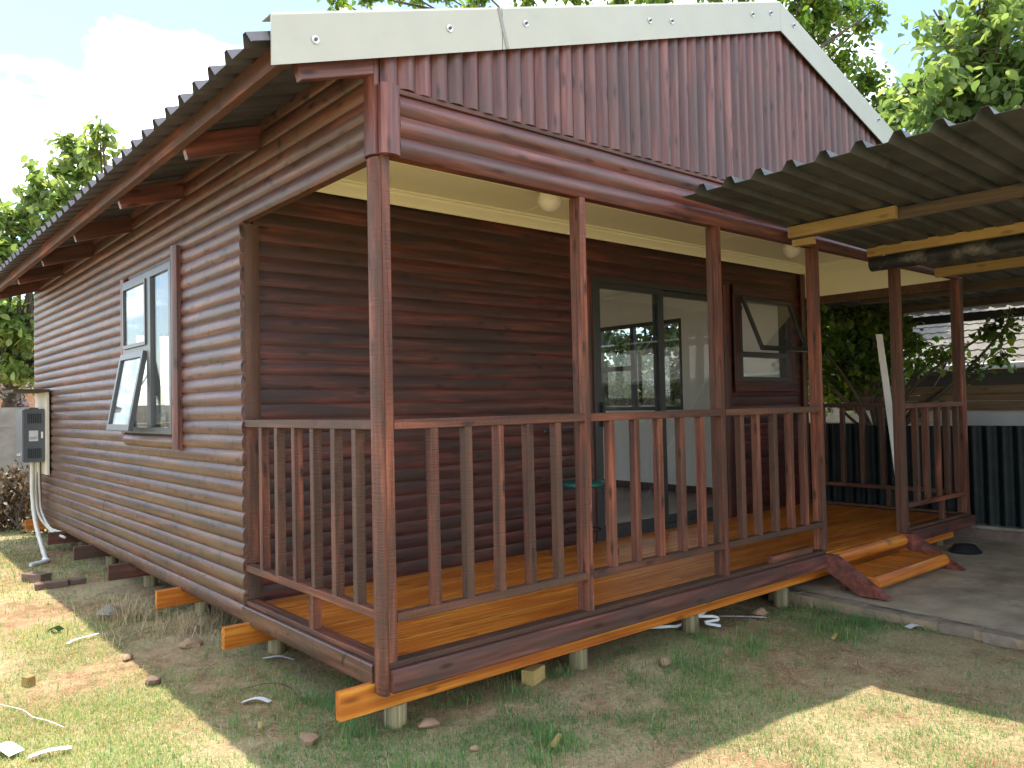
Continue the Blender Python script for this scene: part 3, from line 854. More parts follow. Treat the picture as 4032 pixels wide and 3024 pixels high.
# ---- small window with an open top-hung sash
x0, x1, z0, z1 = SWIN
tb = 0.105
for nm, a, b, upv in (('a', (x0 - tb, YW - 0.026, z1), (x1 + tb + 0.03, YW - 0.026, z1), 1), ('b', (x0 - tb, YW - 0.026, z0 - tb), (x1 + tb + 0.03, YW - 0.026, z0 - tb), 1)):
    bar('window_trim', b, a, rect(0.0, 0.022, 0.001, tb, 0.004), M_WALL, cabin)
for xx in (x0 - tb, x1 + 0.03):
    bar('window_trim', (xx, YW - 0.026, z0 + 0.001), (xx, YW - 0.026, z1 - 0.001), rect(0.0, 0.021, 0.0, tb, 0.004), M_WALL, cabin, up=(1, 0, 0))
sm = MB()
ya, ybk = YW - 0.040, YW + 0.045
sm.box(x0, x1 + 0.028, ya, ybk, z1 - 0.045, z1).box(x0, x1 + 0.028, ya, ybk, z0, z0 + 0.045)
sm.box(x0, x0 + 0.042, ya, ybk, z0 + 0.045, z1 - 0.045).box(x1 - 0.03, x1 + 0.028, ya, ybk, z0 + 0.045, z1 - 0.045)
sm.box(x0 + 0.042, x1 - 0.03, ya, ybk, 1.785, 1.835)
sw = sm.build('window', M_ALU, cabin, 30)
sw['label'] = 'small charcoal window beside the sliding door with its top sash open'
MB().box(x0 + 0.042, x1 - 0.03, YW - 0.004, YW, z0 + 0.045, 1.785).build('pane', M_GLASS, sw, None)
SM = Matrix.Translation((0, YW - 0.055, z1 - 0.012)) @ Matrix.Rotation(-math.radians(22.0), 4, 'X')
s2 = MB()
a, b, zz = x0 + 0.01, x1 + 0.018, -0.575
s2.box(a, b, -0.014, 0.014, -0.04, 0).box(a, b, -0.014, 0.014, zz, zz + 0.04)
s2.box(a, a + 0.036, -0.014, 0.014, zz + 0.04, -0.04).box(b - 0.036, b, -0.014, 0.014, zz + 0.04, -0.04)
s2.build('sash', M_ALU, sw, 30, SM)
MB().box(a + 0.036, b - 0.036, -0.002, 0.002, zz + 0.04, -0.04).build('pane', M_GLASS, sw, None, SM)
MB().tube([(5.62, YW - 0.24, 1.885), (5.60, YW - 0.215, 1.925), (5.56, YW - 0.17, 1.985)], 0.009, 6).build('handle', M_BLACK, sw)
MB().tube([(x0 + 0.02, YW - 0.06, 2.28), (x0 + 0.022, YW - 0.02, 2.13)], 0.006, 6).build('stay', M_BLACK, sw)

# ---- window in the far side wall of the room, seen through the door
y0, y1, z0, z1 = RWIN
rm = MB()
xa, xb = W - 0.09, W - 0.03
rm.box(xa, xb, y0, y1, z1 - 0.05, z1).box(xa, xb, y0, y1, z0, z0 + 0.05).box(xa, xb, y0, y0 + 0.05, z0 + 0.05, z1 - 0.05).box(xa, xb, y1 - 0.05, y1, z0 + 0.05, z1 - 0.05)
rm.box(xa, xb, 4.0, 4.06, z0 + 0.05, z1 - 0.05).box(xa, xb, 4.06, y1 - 0.05, 1.78, 1.84)
rw = rm.build('window', M_ALU, cabin, 30)
rw['label'] = 'dark framed window in the far room wall seen through the door'
MB().box(W - 0.062, W - 0.058, y0 + 0.05, 4.0, z0 + 0.05, z1 - 0.05).build('pane', M_GLASS, rw, None)
MB().box(W - 0.062, W - 0.058, 4.06, y1 - 0.05, 1.84, z1 - 0.05).build('pane', M_GLASS, rw, None)
MB().box(W - 0.062, W - 0.058, 4.06, y1 - 0.05, z0 + 0.05, 1.78).build('pane', M_GLASS, rw, None)

for xa, xb, za, zb in ADDED_BWINS:  # unseen glazed openings, put in to brighten the room
    bm_ = MB()
    bm_.box(xa, xb, D - 0.07, D - 0.01, zb - 0.05, zb).box(xa, xb, D - 0.07, D - 0.01, za, za + 0.05)
    for q in (xa, (xa + xb) / 2 - 0.025, xb - 0.05):
        bm_.box(q, q + 0.05, D - 0.07, D - 0.01, za + 0.05, zb - 0.05)
    bw_ = bm_.build('window', M_ALU, cabin, 30)
    for q in (xa + 0.05, (xa + xb) / 2 + 0.025):
        MB().box(q, q + (xb - xa) / 2 - 0.075, D - 0.042, D - 0.038, za + 0.05, zb - 0.05).build('pane', M_GLASS, bw_, None)

# ---- roof: rafters, purlins, sheets, barge boards
SL = 0.328
def roof_z(x):            # underside of the sheets
    return 3.985 - SL * abs(x - rid_x)
sx = math.cos(math.atan(SL)); 
for i, y in enumerate((1.27, 2.54, 3.80, 5.06, 6.30, 7.62)):
    for side in (-1, 1):
        xe = -0.42 if side < 0 else W + 0.42
        a = (xe, y, roof_z(xe) - 0.088)
        b = (rid_x, y, roof_z(rid_x) - 0.088)
        bar('rafter', a, b, crect(0.040, 0.125, 0.003), M_GABLE, cabin)
bar('rafter', (-0.38, 0.028, roof_z(-0.38) - 0.085), (0.02, 0.028, roof_z(0.02) - 0.085), crect(0.04, 0.125, 0.003), M_GABLE, cabin)
for xq in (-0.445, 0.45, 1.35, 2.25, 3.0, 3.3, 4.05, 4.95, 5.85, W + 0.445):
    bar('purlin', (xq, -0.035, roof_z(xq) - 0.047), (xq, D + 0.25, roof_z(xq) - 0.047), crect(0.046, 0.090, 0.003), M_POST, cabin)
def rib_profile(p, n, h, pan=0.60, r0=0.70, r1=0.86, t=0.0016, fall=0.96):
    top = []
    for i in range(n):
        b0 = i * p
        top += [(b0, 0), (b0 + pan * p, 0), (b0 + r0 * p, h), (b0 + r1 * p, h), (b0 + fall * p, 0)]
    top.append((n * p + 0.012, 0))
    return top + [(y, z - t) for y, z in top[::-1]]
RP = 0.193
rp = rib_profile(RP, 4, 0.044, 0.05, 0.17, 0.30, fall=0.43)
for side in (-1, 1):
    for i in range(11):
        yy = -0.045 + i * 4 * RP
        n_ = 4
        xe = -0.585 if side < 0 else W + 0.585
        zo = 0.002 * (i % 2)
        if side < 0:
            a, b = (xe, yy, roof_z(xe) + zo), (rid_x + 0.01, yy, roof_z(rid_x) + zo)
            prof = rp
        else:
            a, b = (rid_x - 0.01, yy, roof_z(rid_x) + zo), (xe, yy, roof_z(xe) + zo)
            prof = rp
        # up is +z, so local Y = up x dir; flip so that ribs step towards +y
        bar('roof_sheet', a, b, prof, M_ZINC, cabin, sharp=20, key=('rp', side))
MB().add([(rid_x - 0.2, -0.05, roof_z(rid_x) + 0.045 - 0.066), (rid_x, -0.05, roof_z(rid_x) + 0.050), (rid_x + 0.2, -0.05, roof_z(rid_x) + 0.045 - 0.066),
          (rid_x - 0.2, D + 0.3, roof_z(rid_x) + 0.045 - 0.066), (rid_x, D + 0.3, roof_z(rid_x) + 0.050), (rid_x + 0.2, D + 0.3, roof_z(rid_x) + 0.045 - 0.066)],
         [(0, 1, 4, 3), (1, 2, 5, 4)]).build('ridge_cap', M_ZINC, cabin, 10)

def barge(xa, xb):
    def pz(x):
        return 4.090 - SL * abs(x - rid_x)
    mb = MB()
    hb = 0.208
    ys = (-0.056, -0.046)
    v = []
    for x in (xa, xb):
        z = pz(x)
        for (y, zz) in ((-0.056, z - hb), (-0.058, z - 0.012), (-0.052, z), (0.030, z + 0.002), (0.034, z - 0.006), (0.030, z - 0.004), (-0.046, z - 0.006), (-0.046, z - hb + 0.003)):
            v.append((x, y, zz))
    n8 = 8
    f = [(i, i + n8, (i + 1) % n8 + n8, (i + 1) % n8) for i in range(n8)] + [tuple(range(n8)), tuple(range(15, 7, -1))]
    mb.add(v, f)
    o = mb.build('barge_board', M_CREAM, cabin, 25)
    return o, pz
bA, pz = barge(-0.512, 0.648)
bB, _ = barge(0.653, rid_x - 0.001)
bC, _ = barge(rid_x + 0.001, 4.9)
bD, _ = barge(4.904, W + 0.512)
jt = [(0.618, 0.004), (0.636, 0.004), (0.690, 0.206), (0.672, 0.206)]      # lapped joint, square to the slope
MB().add([(x, -0.0605, pz(x) - d) for x, d in jt] + [(x, -0.0585, pz(x) - d) for x, d in jt],
         [(3, 2, 1, 0), (4, 5, 6, 7), (0, 1, 5, 4), (1, 2, 6, 5), (2, 3, 7, 6), (3, 0, 4, 7)]).build('joint_strip', M_GUTTER, bA, None)
for x, fz, par in ((-0.33, 0.57, bA), (0.335, 0.46, bA), (0.80, 0.42, bB), (1.75, 0.48, bB), (1.95, 0.52, bB), (2.80, 0.42, bB), (3.02, 0.40, bB), (3.31, 0.35, bC), (4.55, 0.3, bC)):
    z = pz(x) - 0.208 * fz
    m = MB()
    m.lathe([(0.0, 0.0), (0.016, 0.0), (0.017, -0.002), (0.016, -0.004), (0.0, -0.004)], n=16)
    MB().lathe([(0.0, 0.009), (0.0065, 0.009), (0.0075, 0.0005)], n=6).build('screw_head', M_HEATER, par, 30, Matrix.Translation((x, -0.0625, z)) @ Matrix.Rotation(math.radians(90), 4, 'X'))
    m.build('washer', M_STEEL, par, 30, Matrix.Translation((x, -0.0625, z)) @ Matrix.Rotation(math.radians(90), 4, 'X'))

# ---- globe lights
for x, y, lb in ((1.80, 0.86, 'white globe ceiling light nearer the front left verandah corner'), (4.76, 0.85, 'white globe ceiling light at the far end near the small window')):
    t = thing('globe_light', (x, y, ZC), lb, 'light', 'verandah ceiling lights')
    pr = [(0.0, -0.170)] + [(0.080 * math.sin(a), -0.090 - 0.080 * math.cos(a)) for a in [math.pi * q / 14 for q in range(1, 13)]] + [(0.040, -0.012)]
    MB().lathe(pr, (x, y, ZC), 28).build('globe', M_GLOBE, t, 60)
    MB().lathe([(0.0, -0.020), (0.052, -0.020), (0.055, -0.001), (0.0, -0.001)], (x, y, ZC), 24).build('base', M_WHITE, t, 40)

# ------------------------------------------------------------------ wooden steps
st = thing('wooden_steps', (4.28, -0.25, 0.0), 'low varnished wooden steps with red stringers at the verandah opening', 'steps')
ZS = -0.012          # slab top near the steps
bar('nosing', (4.905, -0.002, ZF - 0.098), (3.735, -0.002, ZF - 0.098), dlog(0.098, 0.040, -0.02), M_DECK, st)
for xl, xr in ((3.598, 3.676), (4.868, 4.945)):
    m = MB()
    prof = [(-0.016, 0.236), (-0.070, 0.236), (-0.455, ZS), (-0.255, ZS), (-0.016, 0.125)]
    v = [(xl, y, z) for y, z in prof] + [(xr, y, z) for y, z in prof]
    m.add(v, [(0, 1, 2, 3, 4), (9, 8, 7, 6, 5)] + [(i, i + 5, (i + 1) % 5 + 5, (i + 1) % 5) for i in range(5)])
    m.build('stringer', M_RED, st, 20)
for i in range(12):
    xs_ = 3.728 + i * 0.0985
    bar('tread_slat', (xs_, -0.318, 0.098), (xs_, -0.030, 0.098 + random.uniform(-0.001, 0.001)), crect(0.0935, 0.020, 0.003), M_DECK, st)
bar('nosing', (4.864, -0.322, 0.016), (3.684, -0.322, 0.016), dlog(0.094, 0.036, -0.02), M_DECK, st)
bar('bracket', (3.70, -0.10, ZS), (3.70, -0.10, 0.085), crect(0.05, 0.04), M_POST, st, up=(1, 0, 0))
bar('bracket', (4.84, -0.10, ZS), (4.84, -0.10, 0.085), crect(0.05, 0.04), M_POST, st, up=(1, 0, 0))

# ------------------------------------------------------------------ concrete slab with brick edge, plinth and corrugated fence
SLABX = 3.42
sl_x = np.arange(0, 30) / 29.0
mbs = MB()
def kerb_x(y):
    return 3.435 + 0.10 * min(0, y + 0.1) 
N1, N2 = 26, 40
vv, ff = [], []
for j in range(N2 + 1):
    y = -5.0 + 7.2 * j / N2
    for i in range(N1 + 1):
        xa = kerb_x(y) + 0.10
        x = xa + (8.0 - xa) * (i / N1)
        vv.append((x, y, -0.030 + 0.022 * min(1, i / 4) + 0.008 * (float(fbm(x * 2.2, y * 2.2, 5)) - 0.5)))
for j in range(N2):
    for i in range(N1):
        q = j * (N1 + 1) + i
        ff.append((q, q + 1, q + N1 + 2, q + N1 + 1))
mbs.add(vv, ff)
slab = structure(mbs.build('pavement', M_SLAB, None, 60))
slab['label'] = 'dusty concrete slab at the foot of the steps'
# bricks along the slab edge
y = 0.35
kb = 0
while y > -3.2:
    L = random.uniform(0.21, 0.235)
    xk = kerb_x(y - L / 2)
    h0 = random.uniform(-0.036, -0.026)
    m = MB()
    prof = [(0.0, -0.17), (0.0, h0 - 0.012), (0.012, h0), (0.096, h0 + 0.002), (0.104, h0 - 0.006), (0.104, -0.17)]
    n6 = 6
    jj = [[random.uniform(-0.006, 0.006) for _ in range(6)] for _ in range(3)]
    v = []
    for s_, tt in enumerate((0.0, 0.5, 1.0)):
        for q, (a_, z_) in enumerate(prof):
            v.append((a_ + jj[s_][q], -tt * L + (0.008 if s_ == 0 else -0.0) * random.uniform(-1, 1), z_ + 0.5 * jj[s_][(q + 2) % 6]))
    f = []
    for s_ in range(2):
        f += [(s_ * 6 + i, s_ * 6 + (i + 1) % 6, (s_ + 1) * 6 + (i + 1) % 6, (s_ + 1) * 6 + i) for i in range(6)]
    f += [(5, 4, 3, 2, 1, 0), (12, 13, 14, 15, 16, 17)]
    m.add(v, f)
    m.build('brick', M_BRICK, slab, 45, Matrix.Translation((xk + random.uniform(-0.008, 0.006), y, 0)))
    kb += 1
    y -= L + random.uniform(0.014, 0.028)
m = MB()
for a, b in ((0.36, -1.2), (-1.2, -3.2)):
    xa, xb = kerb_x(a) + 0.014, kerb_x(b) + 0.014
    m.add([(xa, a, -0.17), (xb, b, -0.17), (xb, b, -0.040), (xa, a, -0.040), (xa + 0.13, a, -0.17), (xb + 0.13, b, -0.17), (xb + 0.13, b, -0.036), (xa + 0.13, a, -0.036)],
          [(0, 1, 2, 3), (3, 2, 6, 7), (0, 3, 7, 4), (1, 5, 6, 2)])
m.build('mortar', M_MORTAR, slab, None)

fence = thing('corrugated_fence', (6.6, -1.0, -0.03), 'dark green corrugated sheet fence on a low brick plinth right of the cabin', 'fence')
y = 2.0
while y > -4.6:
    L = 0.245
    MB().box(6.52, 6.64, 0.004, L - 0.004, -0.16, 0.085 + random.uniform(-0.004, 0.004)).build('plinth_brick', M_PLBRICK, fence, None, Matrix.Translation((random.uniform(-0.004, 0.004), y - L, 0)))
    y -= L
MB().box(6.527, 6.66, -4.6, 2.0, -0.16, 0.080).build('mortar', M_MORTAR, fence, None)
MB().box(6.50, 6.67, -4.6, 2.0, 0.0895, 0.118).build('plinth_cap', M_CONC, fence, None)
def corr_profile(p, n, amp, t=0.006, k=10):
    top = []
    for i in range(n * k + 1):
        a = 2 * math.pi * i / k
        top.append((i * p / k, amp * math.cos(a)))
    return top + [(y_, z_ - t) for y_, z_ in top[::-1]]
cp = corr_profile(0.131, 7, 0.026)
for i in range(7):
    y0_ = 2.0 - i * 0.131 * 6.93
    bar('fence_sheet', (6.585 + 0.007 * (i % 2), y0_, 0.119), (6.585 + 0.007 * (i % 2), y0_, 1.085 + random.uniform(-0.03, 0.012)), cp, M_CORR, fence, up=(-1, 0, 0), sharp=60, key='corr')

# ------------------------------------------------------------------ carport
car = thing('carport', (5.2, -1.5, 0.0), 'lean-to carport of aged ribbed steel sheets on timber purlins', 'carport')
def car_z(x):
    return 2.566 - 0.026 * (x - 2.03)
CP = 0.187
cpr = rib_profile(CP, 4, 0.046, 0.50, 0.66, 0.84)
for i in range(7):
    yy = -0.035 - i * 4 * CP
    a, b = (8.75, yy, car_z(8.75) + 0.002 * (i % 2)), (2.03 + random.uniform(-0.006, 0.006), yy, car_z(2.03) + 0.002 * (i % 2))
    bar('roof_sheet', a, b, [(y_, z_) for y_, z_ in cpr], M_CARPORT, car, sharp=20, key='cps')
for i in range(3):
    yy = -0.035 + 4 * CP * (i + 1)
    bar('roof_sheet', (8.75, yy, car_z(8.75)), (6.38, yy, car_z(6.38)), [(y_, z_) for y_, z_ in cpr], M_CARPORT, car, sharp=20, key='cps')
YE = -5.0
bar('purlin', (3.185, -0.775, 2.4925), (3.185, -0.050, 2.4925), crect(0.038, 0.076), M_PINE, car)
bar('purlin', (3.232, YE, 2.485), (3.232, -0.054, 2.485), crect(0.038, 0.076), M_OLDPINE, car)
MB().box(3.215, 3.262, -0.20, -0.052, 2.40, 2.444).build('packer', M_PINE, car, None)
bar('purlin', (4.32, YE, 2.480), (4.32, -0.052, 2.480), crect(0.04, 0.072), M_PINE, car)
bar('gum_pole', (4.352, YE, 2.387), (4.352, -0.060, 2.387), circ(0.055, 14, 0.02), M_GUMPOLE, car, sharp=60)
bar('purlin', (5.56, YE, 2.434), (5.56, -0.055, 2.434), crect(0.04, 0.080), M_PINE, car)
bar('purlin', (6.66, YE, 2.408), (6.66, 1.15, 2.408), crect(0.05, 0.090), M_OLDPINE, car)
bar('purlin', (7.75, YE, 2.378), (7.75, 2.2, 2.378), crect(0.05, 0.085), M_OLDPINE, car)
bar('end_beam', (8.60, YE, 2.300), (8.60, 2.6, 2.300), crect(0.06, 0.10), M_BLACK, car)
bar('end_beam', (2.15, -4.75, 2.355), (8.70, -4.75, 2.200), crect(0.07, 0.12), M_OLDPINE, car)
for xx in (2.4, 5.3, 8.3):
    bar('carport_post', (xx, -4.75, -0.1), (xx, -4.75, 2.29 - 0.0237 * (xx - 2.15)), circ(0.05, 12), M_BLACK, car, up=(1, 0, 0), sharp=60)
for xx, yy in ((8.60, 1.78), (8.60, -2.4), (6.66, 1.10)):
    top = 2.248 if xx > 8 else 2.36
    bar('carport_post', (xx, yy, -0.1), (xx, yy, top), crect(0.09, 0.09), M_BLACK, car, up=(1, 0, 0)) if xx > 8 else None

# ------------------------------------------------------------------ clutter behind the fence
def loose(name, mb, mat, label, cat, group=None, sharp=30, M=None):
    return tag(mb.build(name, mat, None, sharp, M), label, cat, group)

bd = MB()
bd.piece((7.4, 0.55, 1.115), (7.4, -1.0, 1.100), rect(-0.006, 0.006, -0.075, 0.068, 0.001))
loose('fibre_board', bd, M_SHEET, 'pale grey board lying above the dark corrugated fence', 'board')
pl = [(7.9, 2.05, -4.2, 1.425, 0.085, 'topmost long weathered plank stacked above the fence'), (7.92, 1.55, -4.4, 1.382, 0.022, 'thin pale plank second from top of the stack above the fence'),
      (7.9, 2.02, -4.0, 1.335, 0.068, 'brown plank third from top of the stack above the fence'), (7.88, 1.98, -0.55, 1.248, 0.100, 'wide short plank at the bottom of the stack above the fence')]
for x, a, b, z, h, lb in pl:
    tag(bar('plank', (x, a, z), (x, b, z - 0.015), crect(0.16, h, 0.004), M_PLANK), lb, 'plank', 'planks stacked behind the fence')
tr = thing('trestle', (7.9, 0.6, -0.03), 'timber trestle carrying the stacked planks behind the fence', 'trestle')
for yy in (1.3, -1.6):
    bar('leg', (7.75, yy, -0.05), (7.86, yy, 1.196), crect(0.06, 0.06), M_PLANK, tr, up=(0, 1, 0))
    bar('leg', (8.05, yy, -0.05), (7.94, yy, 1.196), crect(0.06, 0.06), M_PLANK, tr, up=(0, 1, 0))
tag(bar('leaning_brace', (7.35, -0.62, 0.75), (7.45, -0.42, 1.36), crect(0.03, 0.07), M_PINE, None, up=(1, 0, 0)), 'slanting pine brace at the right edge in front of the planks', 'plank')
tag(bar('white_plank', (5.235, 0.135, ZF + 0.005), (6.12, 0.72, 1.98), rect(-0.031, 0.031, -0.006, 0.006, 0.001), M_WHITE, None, up=(-0.75, -0.66, 0.3)), 'long white strip leaning inside the verandah by the steps', 'strip')

# neighbour
nb = thing('neighbour_house', (12.5, 2.0, -0.1), 'neighbouring house with weathered grey tiled roof and shade-dark wall beyond the carport', 'house')
MB().box(10.45, 10.6, -7.0, 9.0, -0.3, 1.72).build('wall', M_NWALL, nb, None)
MB().box(10.0, 10.46, -7.0, 9.0, 1.66, 1.70).build('soffit', M_NWALL, nb, None)
bar('gutter', (9.97, -7.0, 1.745), (9.97, 9.0, 1.745), rect(-0.05, 0.05, -0.045, 0.045, 0.015), M_GUTTER, nb)
RS = math.radians(21)
deck = MB()
deck.add([(10.0, -7, 1.74), (10.0, 9, 1.74), (15.2, 9, 1.74 + 5.2 * math.tan(RS)), (15.2, -7, 1.74 + 5.2 * math.tan(RS)), (10.0, -7, 1.70), (10.0, 9, 1.70), (15.2, 9, 1.66 + 5.2 * math.tan(RS)), (15.2, -7, 1.66 + 5.2 * math.tan(RS))],
         [(0, 3, 2, 1), (4, 5, 6, 7), (0, 1, 5, 4), (1, 2, 6, 5), (2, 3, 7, 6), (3, 0, 4, 7)])
roof = deck.build('roof', M_TILE, nb, None)
tile_p = [(0.0, 0.0), (0.05, 0.014), (0.10, 0.004), (0.16, 0.0), (0.21, 0.014), (0.26, 0.004), (0.298, 0.0), (0.298, -0.014), (0.0, -0.014)]
TV, TF = prism([(y_, z_ + 0.014) for y_, z_ in tile_p], 0.40)
t_me = mk_mesh('roof_tile', TV, TF, 50); t_me.materials.append(M_TILE)
cnt = 0
for r in range(15):
    for c in range(20):
        yy = -0.6 + c * 0.30 + (0.15 if r % 2 else 0)
        d = 0.335 * r
        X = Vector((math.cos(RS), 0, math.sin(RS)))
        base = Vector((9.985, yy, 1.752)) + X * d + Vector((0, 0, random.uniform(-0.002, 0.002)))
        M = frame_matrix(base, base + X * math.cos(0.06) - Vector((0, 0, 0.055)), (0, 0, 1))
        put('roof_tile', t_me, None, roof, M)
        cnt += 1

# precast boundary walls
bw = thing('precast_wall', (8.3, 4.0, -0.1), 'precast concrete panel wall along the right boundary behind the cabin', 'wall')
for i in range(8):
    yy = -6.0 + i * 1.9
    for k in range(5):
        MB().box(8.93, 8.97, 0.012, 1.89, 0.0, 0.287).build('panel', M_PRECAST, bw, None, Matrix.Translation((0, yy, -0.15 + k * 0.292)))
    MB().box(8.89, 9.01, -0.05, 0.05, -0.2, 1.40).build('wall_post', M_PRECAST, bw, None, Matrix.Translation((0, yy, 0)))
bw2 = thing('precast_wall', (0.5, 11.0, -0.1), 'grey precast concrete panel wall behind the cabin at the far left', 'wall')
for i in range(7):
    xx = -7.0 + i * 2.2
    for k in range(5):
        MB().box(0.055, 2.145, 10.98, 11.02, 0.0, 0.290).build('panel', M_PRECAST, bw2, None, Matrix.Translation((xx, 0, 0.012 + k * 0.2935)))
    MB().box(-0.05, 0.05, 10.94, 11.06, -0.2, 1.50).build('wall_post', M_PRECAST, bw2, None, Matrix.Translation((xx - 0.35, 0, 0))) if i else None
ow = thing('outbuilding', (0.6, 17.0, 0.0), 'terracotta coloured wall of a building beyond the far left boundary wall', 'building')
MB().box(-3.0, 1.7, 17.0, 20.0, -0.2, 2.55).build('wall', M_ORANGE, ow, None)
MB().box(-3.2, 1.9, 16.8, 20.2, 2.55, 2.66).build('roof', M_GUTTER, ow, None)

# ------------------------------------------------------------------ gas water heater on the left wall
wh = thing('water_heater', (-0.15, 7.25, 0.85), 'grey gas water heater under a small plank shelf on the side wall', 'water heater')
MB().box(-0.052, -0.030, 6.94, 7.62, 0.70, 1.60).build('backboard', M_BOARD, wh, 20)
MB().box(-0.37, -0.030, 6.90, 7.60, 1.603, 1.632).build('shelf', M_OLDPINE, wh, 20)
body = MB().piece((-0.155, 7.05, 1.13), (-0.155, 7.42, 1.13), rect(-0.10, 0.10, -0.29, 0.29, 0.012)).build('body', M_HEATER, wh, 30)
MB().box(-0.268, -0.2555, 7.055, 7.415, 0.85, 1.41).build('front_panel', M_HEATER2, wh, 20)
MB().box(-0.20, -0.11, 7.08, 7.36, 1.4205, 1.435).build('flue', M_HEATER, wh, 20)
for zz in (1.265, 0.885):
    for k in range(8):
        xx = -0.218 + k * 0.0172
        MB().box(xx, xx + 0.0095, 7.046, 7.0496, zz, zz + 0.105).build('vent_slot', M_VENT, wh, None)
MB().box(-0.205, -0.118, 7.0475, 7.0496, 1.07, 1.185).build('label', M_PAPER, wh, None)
for k, ww in enumerate((0.078, 0.078, 0.06)):
    MB().box(-0.20, -0.20 + ww, 7.046, 7.0473, 1.112 - k * 0.010, 1.116 - k * 0.010).build('print_line', M_HEATER, wh, None)
MB().box(-0.090, -0.072, 7.046, 7.0496, 1.10, 1.17).build('tag', M_WHITE, wh, None)
MB().lathe([(0, 0.03), (0.022, 0.03), (0.026, 0.0)], n=14).build('knob', M_CHROME, wh, 30, Matrix.Translation((-0.268, 7.2, 0.92)) @ Matrix.Rotation(math.radians(-90), 4, 'Y'))
MB().tube(smooth_path([(-0.12, 7.2, 0.845), (-0.12, 7.18, 0.5), (-0.10, 7.1, 0.25), (-0.07, 6.6, 0.13), (-0.05, 6.1, 0.12)]), 0.014, 8).build('pipe', M_CABLE, wh, 60)
MB().tube(smooth_path([(-0.09, 7.2, 0.845), (-0.085, 7.18, 0.5), (-0.08, 7.1, 0.3), (-0.07, 6.7, 0.16), (-0.04, 6.3, 0.15)]), 0.012, 8).build('pipe', M_CABLE, wh, 60)
MB().tube([(-0.065, 7.26, 0.845), (-0.06, 7.26, 0.3), (-0.04, 7.2, 0.16)], 0.010, 8).build('pipe', M_CLAYBRICK, wh, 60)
MB().tube(smooth_path([(-0.15, 7.2, 0.845), (-0.16, 7.15, 0.5), (-0.17, 6.9, 0.2), (-0.22, 6.3, 0.05), (-0.25, 5.9, -0.045)]), 0.022, 10).build('hose', M_CABLE, wh, 60)
loose('hose_offcut', MB().tube(smooth_path([(-0.275, 5.86, -0.035), (-0.255, 5.78, -0.035), (-0.30, 5.72, -0.036), (-0.42, 5.64, -0.038)]), 0.020, 10), M_WHITE, 'bent piece of white hose on the ground below the water heater', 'hose', sharp=60)

# ------------------------------------------------------------------ metal bar chair on the verandah
ch = thing('stool', (2.40, 1.28, ZF), 'small metal stool with round green seat and tube backrest', 'stool')
cx, cy, zs = 2.440, 1.248, 0.758
MB().lathe([(0, -0.022), (0.145, -0.022), (0.168, -0.012), (0.172, 0.0), (0.165, 0.014), (0.140, 0.020), (0.06, 0.014), (0, 0.013)], (cx, cy, zs), 32).build('seat', M_GREENSEAT, ch, 50)
for ax, ay in ((-1, -1), (1, -1), (-1, 1), (1, 1)):
    leg = MB().tube([(cx + 0.10 * ax, cy + 0.10 * ay, zs - 0.02), (cx + 0.125 * ax, cy + 0.125 * ay, zs - 0.10), (cx + 0.17 * ax, cy + 0.165 * ay, ZF + 0.015)], 0.011, 8).build('leg', M_BLACK, ch, 60)
    MB().lathe([(0.0, 0.0), (0.016, 0.0), (0.014, 0.05), (0.0, 0.05)], (cx + 0.171 * ax, cy + 0.166 * ay, ZF), 10).build('rubber_foot', M_BLACK, leg, 40)
MB().lathe([(0.128, -0.006), (0.136, 0), (0.128, 0.006), (0.120, 0), (0.128, -0.006)], (cx, cy, 0.42), 24).build('ring', M_BLACK, ch, 60)
for s_ in (-1, 1):
    MB().tube(smooth_path([(cx + 0.13 * s_, cy + 0.10, zs - 0.015), (cx + 0.135 * s_, cy + 0.15, zs + 0.10), (cx + 0.13 * s_, cy + 0.19, 1.15)]), 0.010, 8).build('back_tube', M_BLACK, ch, 60)
MB().tube([(cx - 0.19, cy + 0.19, 1.15), (cx + 0.19, cy + 0.19, 1.15)], 0.014, 10).build('back_bar', M_BLACK, ch, 60)
for s_ in (-1, 1):
    MB().lathe([(0.0, -0.019), (0.014, -0.013), (0.019, 0), (0.014, 0.013), (0.0, 0.019)], (cx + 0.195 * s_, cy + 0.19, 1.15), 12).build('end_cap', M_BLACK, ch, 60)

# ------------------------------------------------------------------ things lying about
def g(x, y):
    return float(gh(np.array(x), np.array(y)))

def stone(x, y, r, label, mat=M_STONE, flat=0.6, name='stone', sink=0.3):
    n_, m_ = 9, 6
    v, f = [], []
    ph = [random.uniform(0, 6) for _ in range(4)]
    for j in range(m_ + 1):
        th = math.pi * j / m_
        for i in range(n_):
            a = 2 * math.pi * i / n_
            rr = r * (1 + 0.20 * math.sin(2 * a + ph[0] + j) + 0.14 * math.sin(3 * a + ph[1]) + 0.10 * math.cos(5 * th + ph[2]))
            v.append((rr * math.sin(th) * math.cos(a), rr * math.sin(th) * math.sin(a) * 0.8, r * flat * math.cos(th)))
    for j in range(m_):
        for i in range(n_):
            f.append((j * n_ + i, (j + 1) * n_ + i, (j + 1) * n_ + (i + 1) % n_, j * n_ + (i + 1) % n_))
    o = MB().add(v, f).build(name, mat, None, 35, Matrix.Translation((x, y, g(x, y) + r * flat * (1 - sink))) @ Matrix.Rotation(random.uniform(0, 6), 4, 'Z'))
    return tag(o, label, 'stone')
stone(2.90, 0.08, 0.055, 'round earthy stone beside the white strap under the deck')
stone(-0.20, 1.90, 0.075, 'flat brown stone in the dug soil below the side wall', flat=0.35)
stone(-0.265, 0.23, 0.055, 'brown stone in the shaded grass at the bottom left', flat=0.4)
stone(-0.54, 1.44, 0.045, 'broken reddish brick lump on the shadow edge of the lawn', M_CLAYBRICK, 0.6)
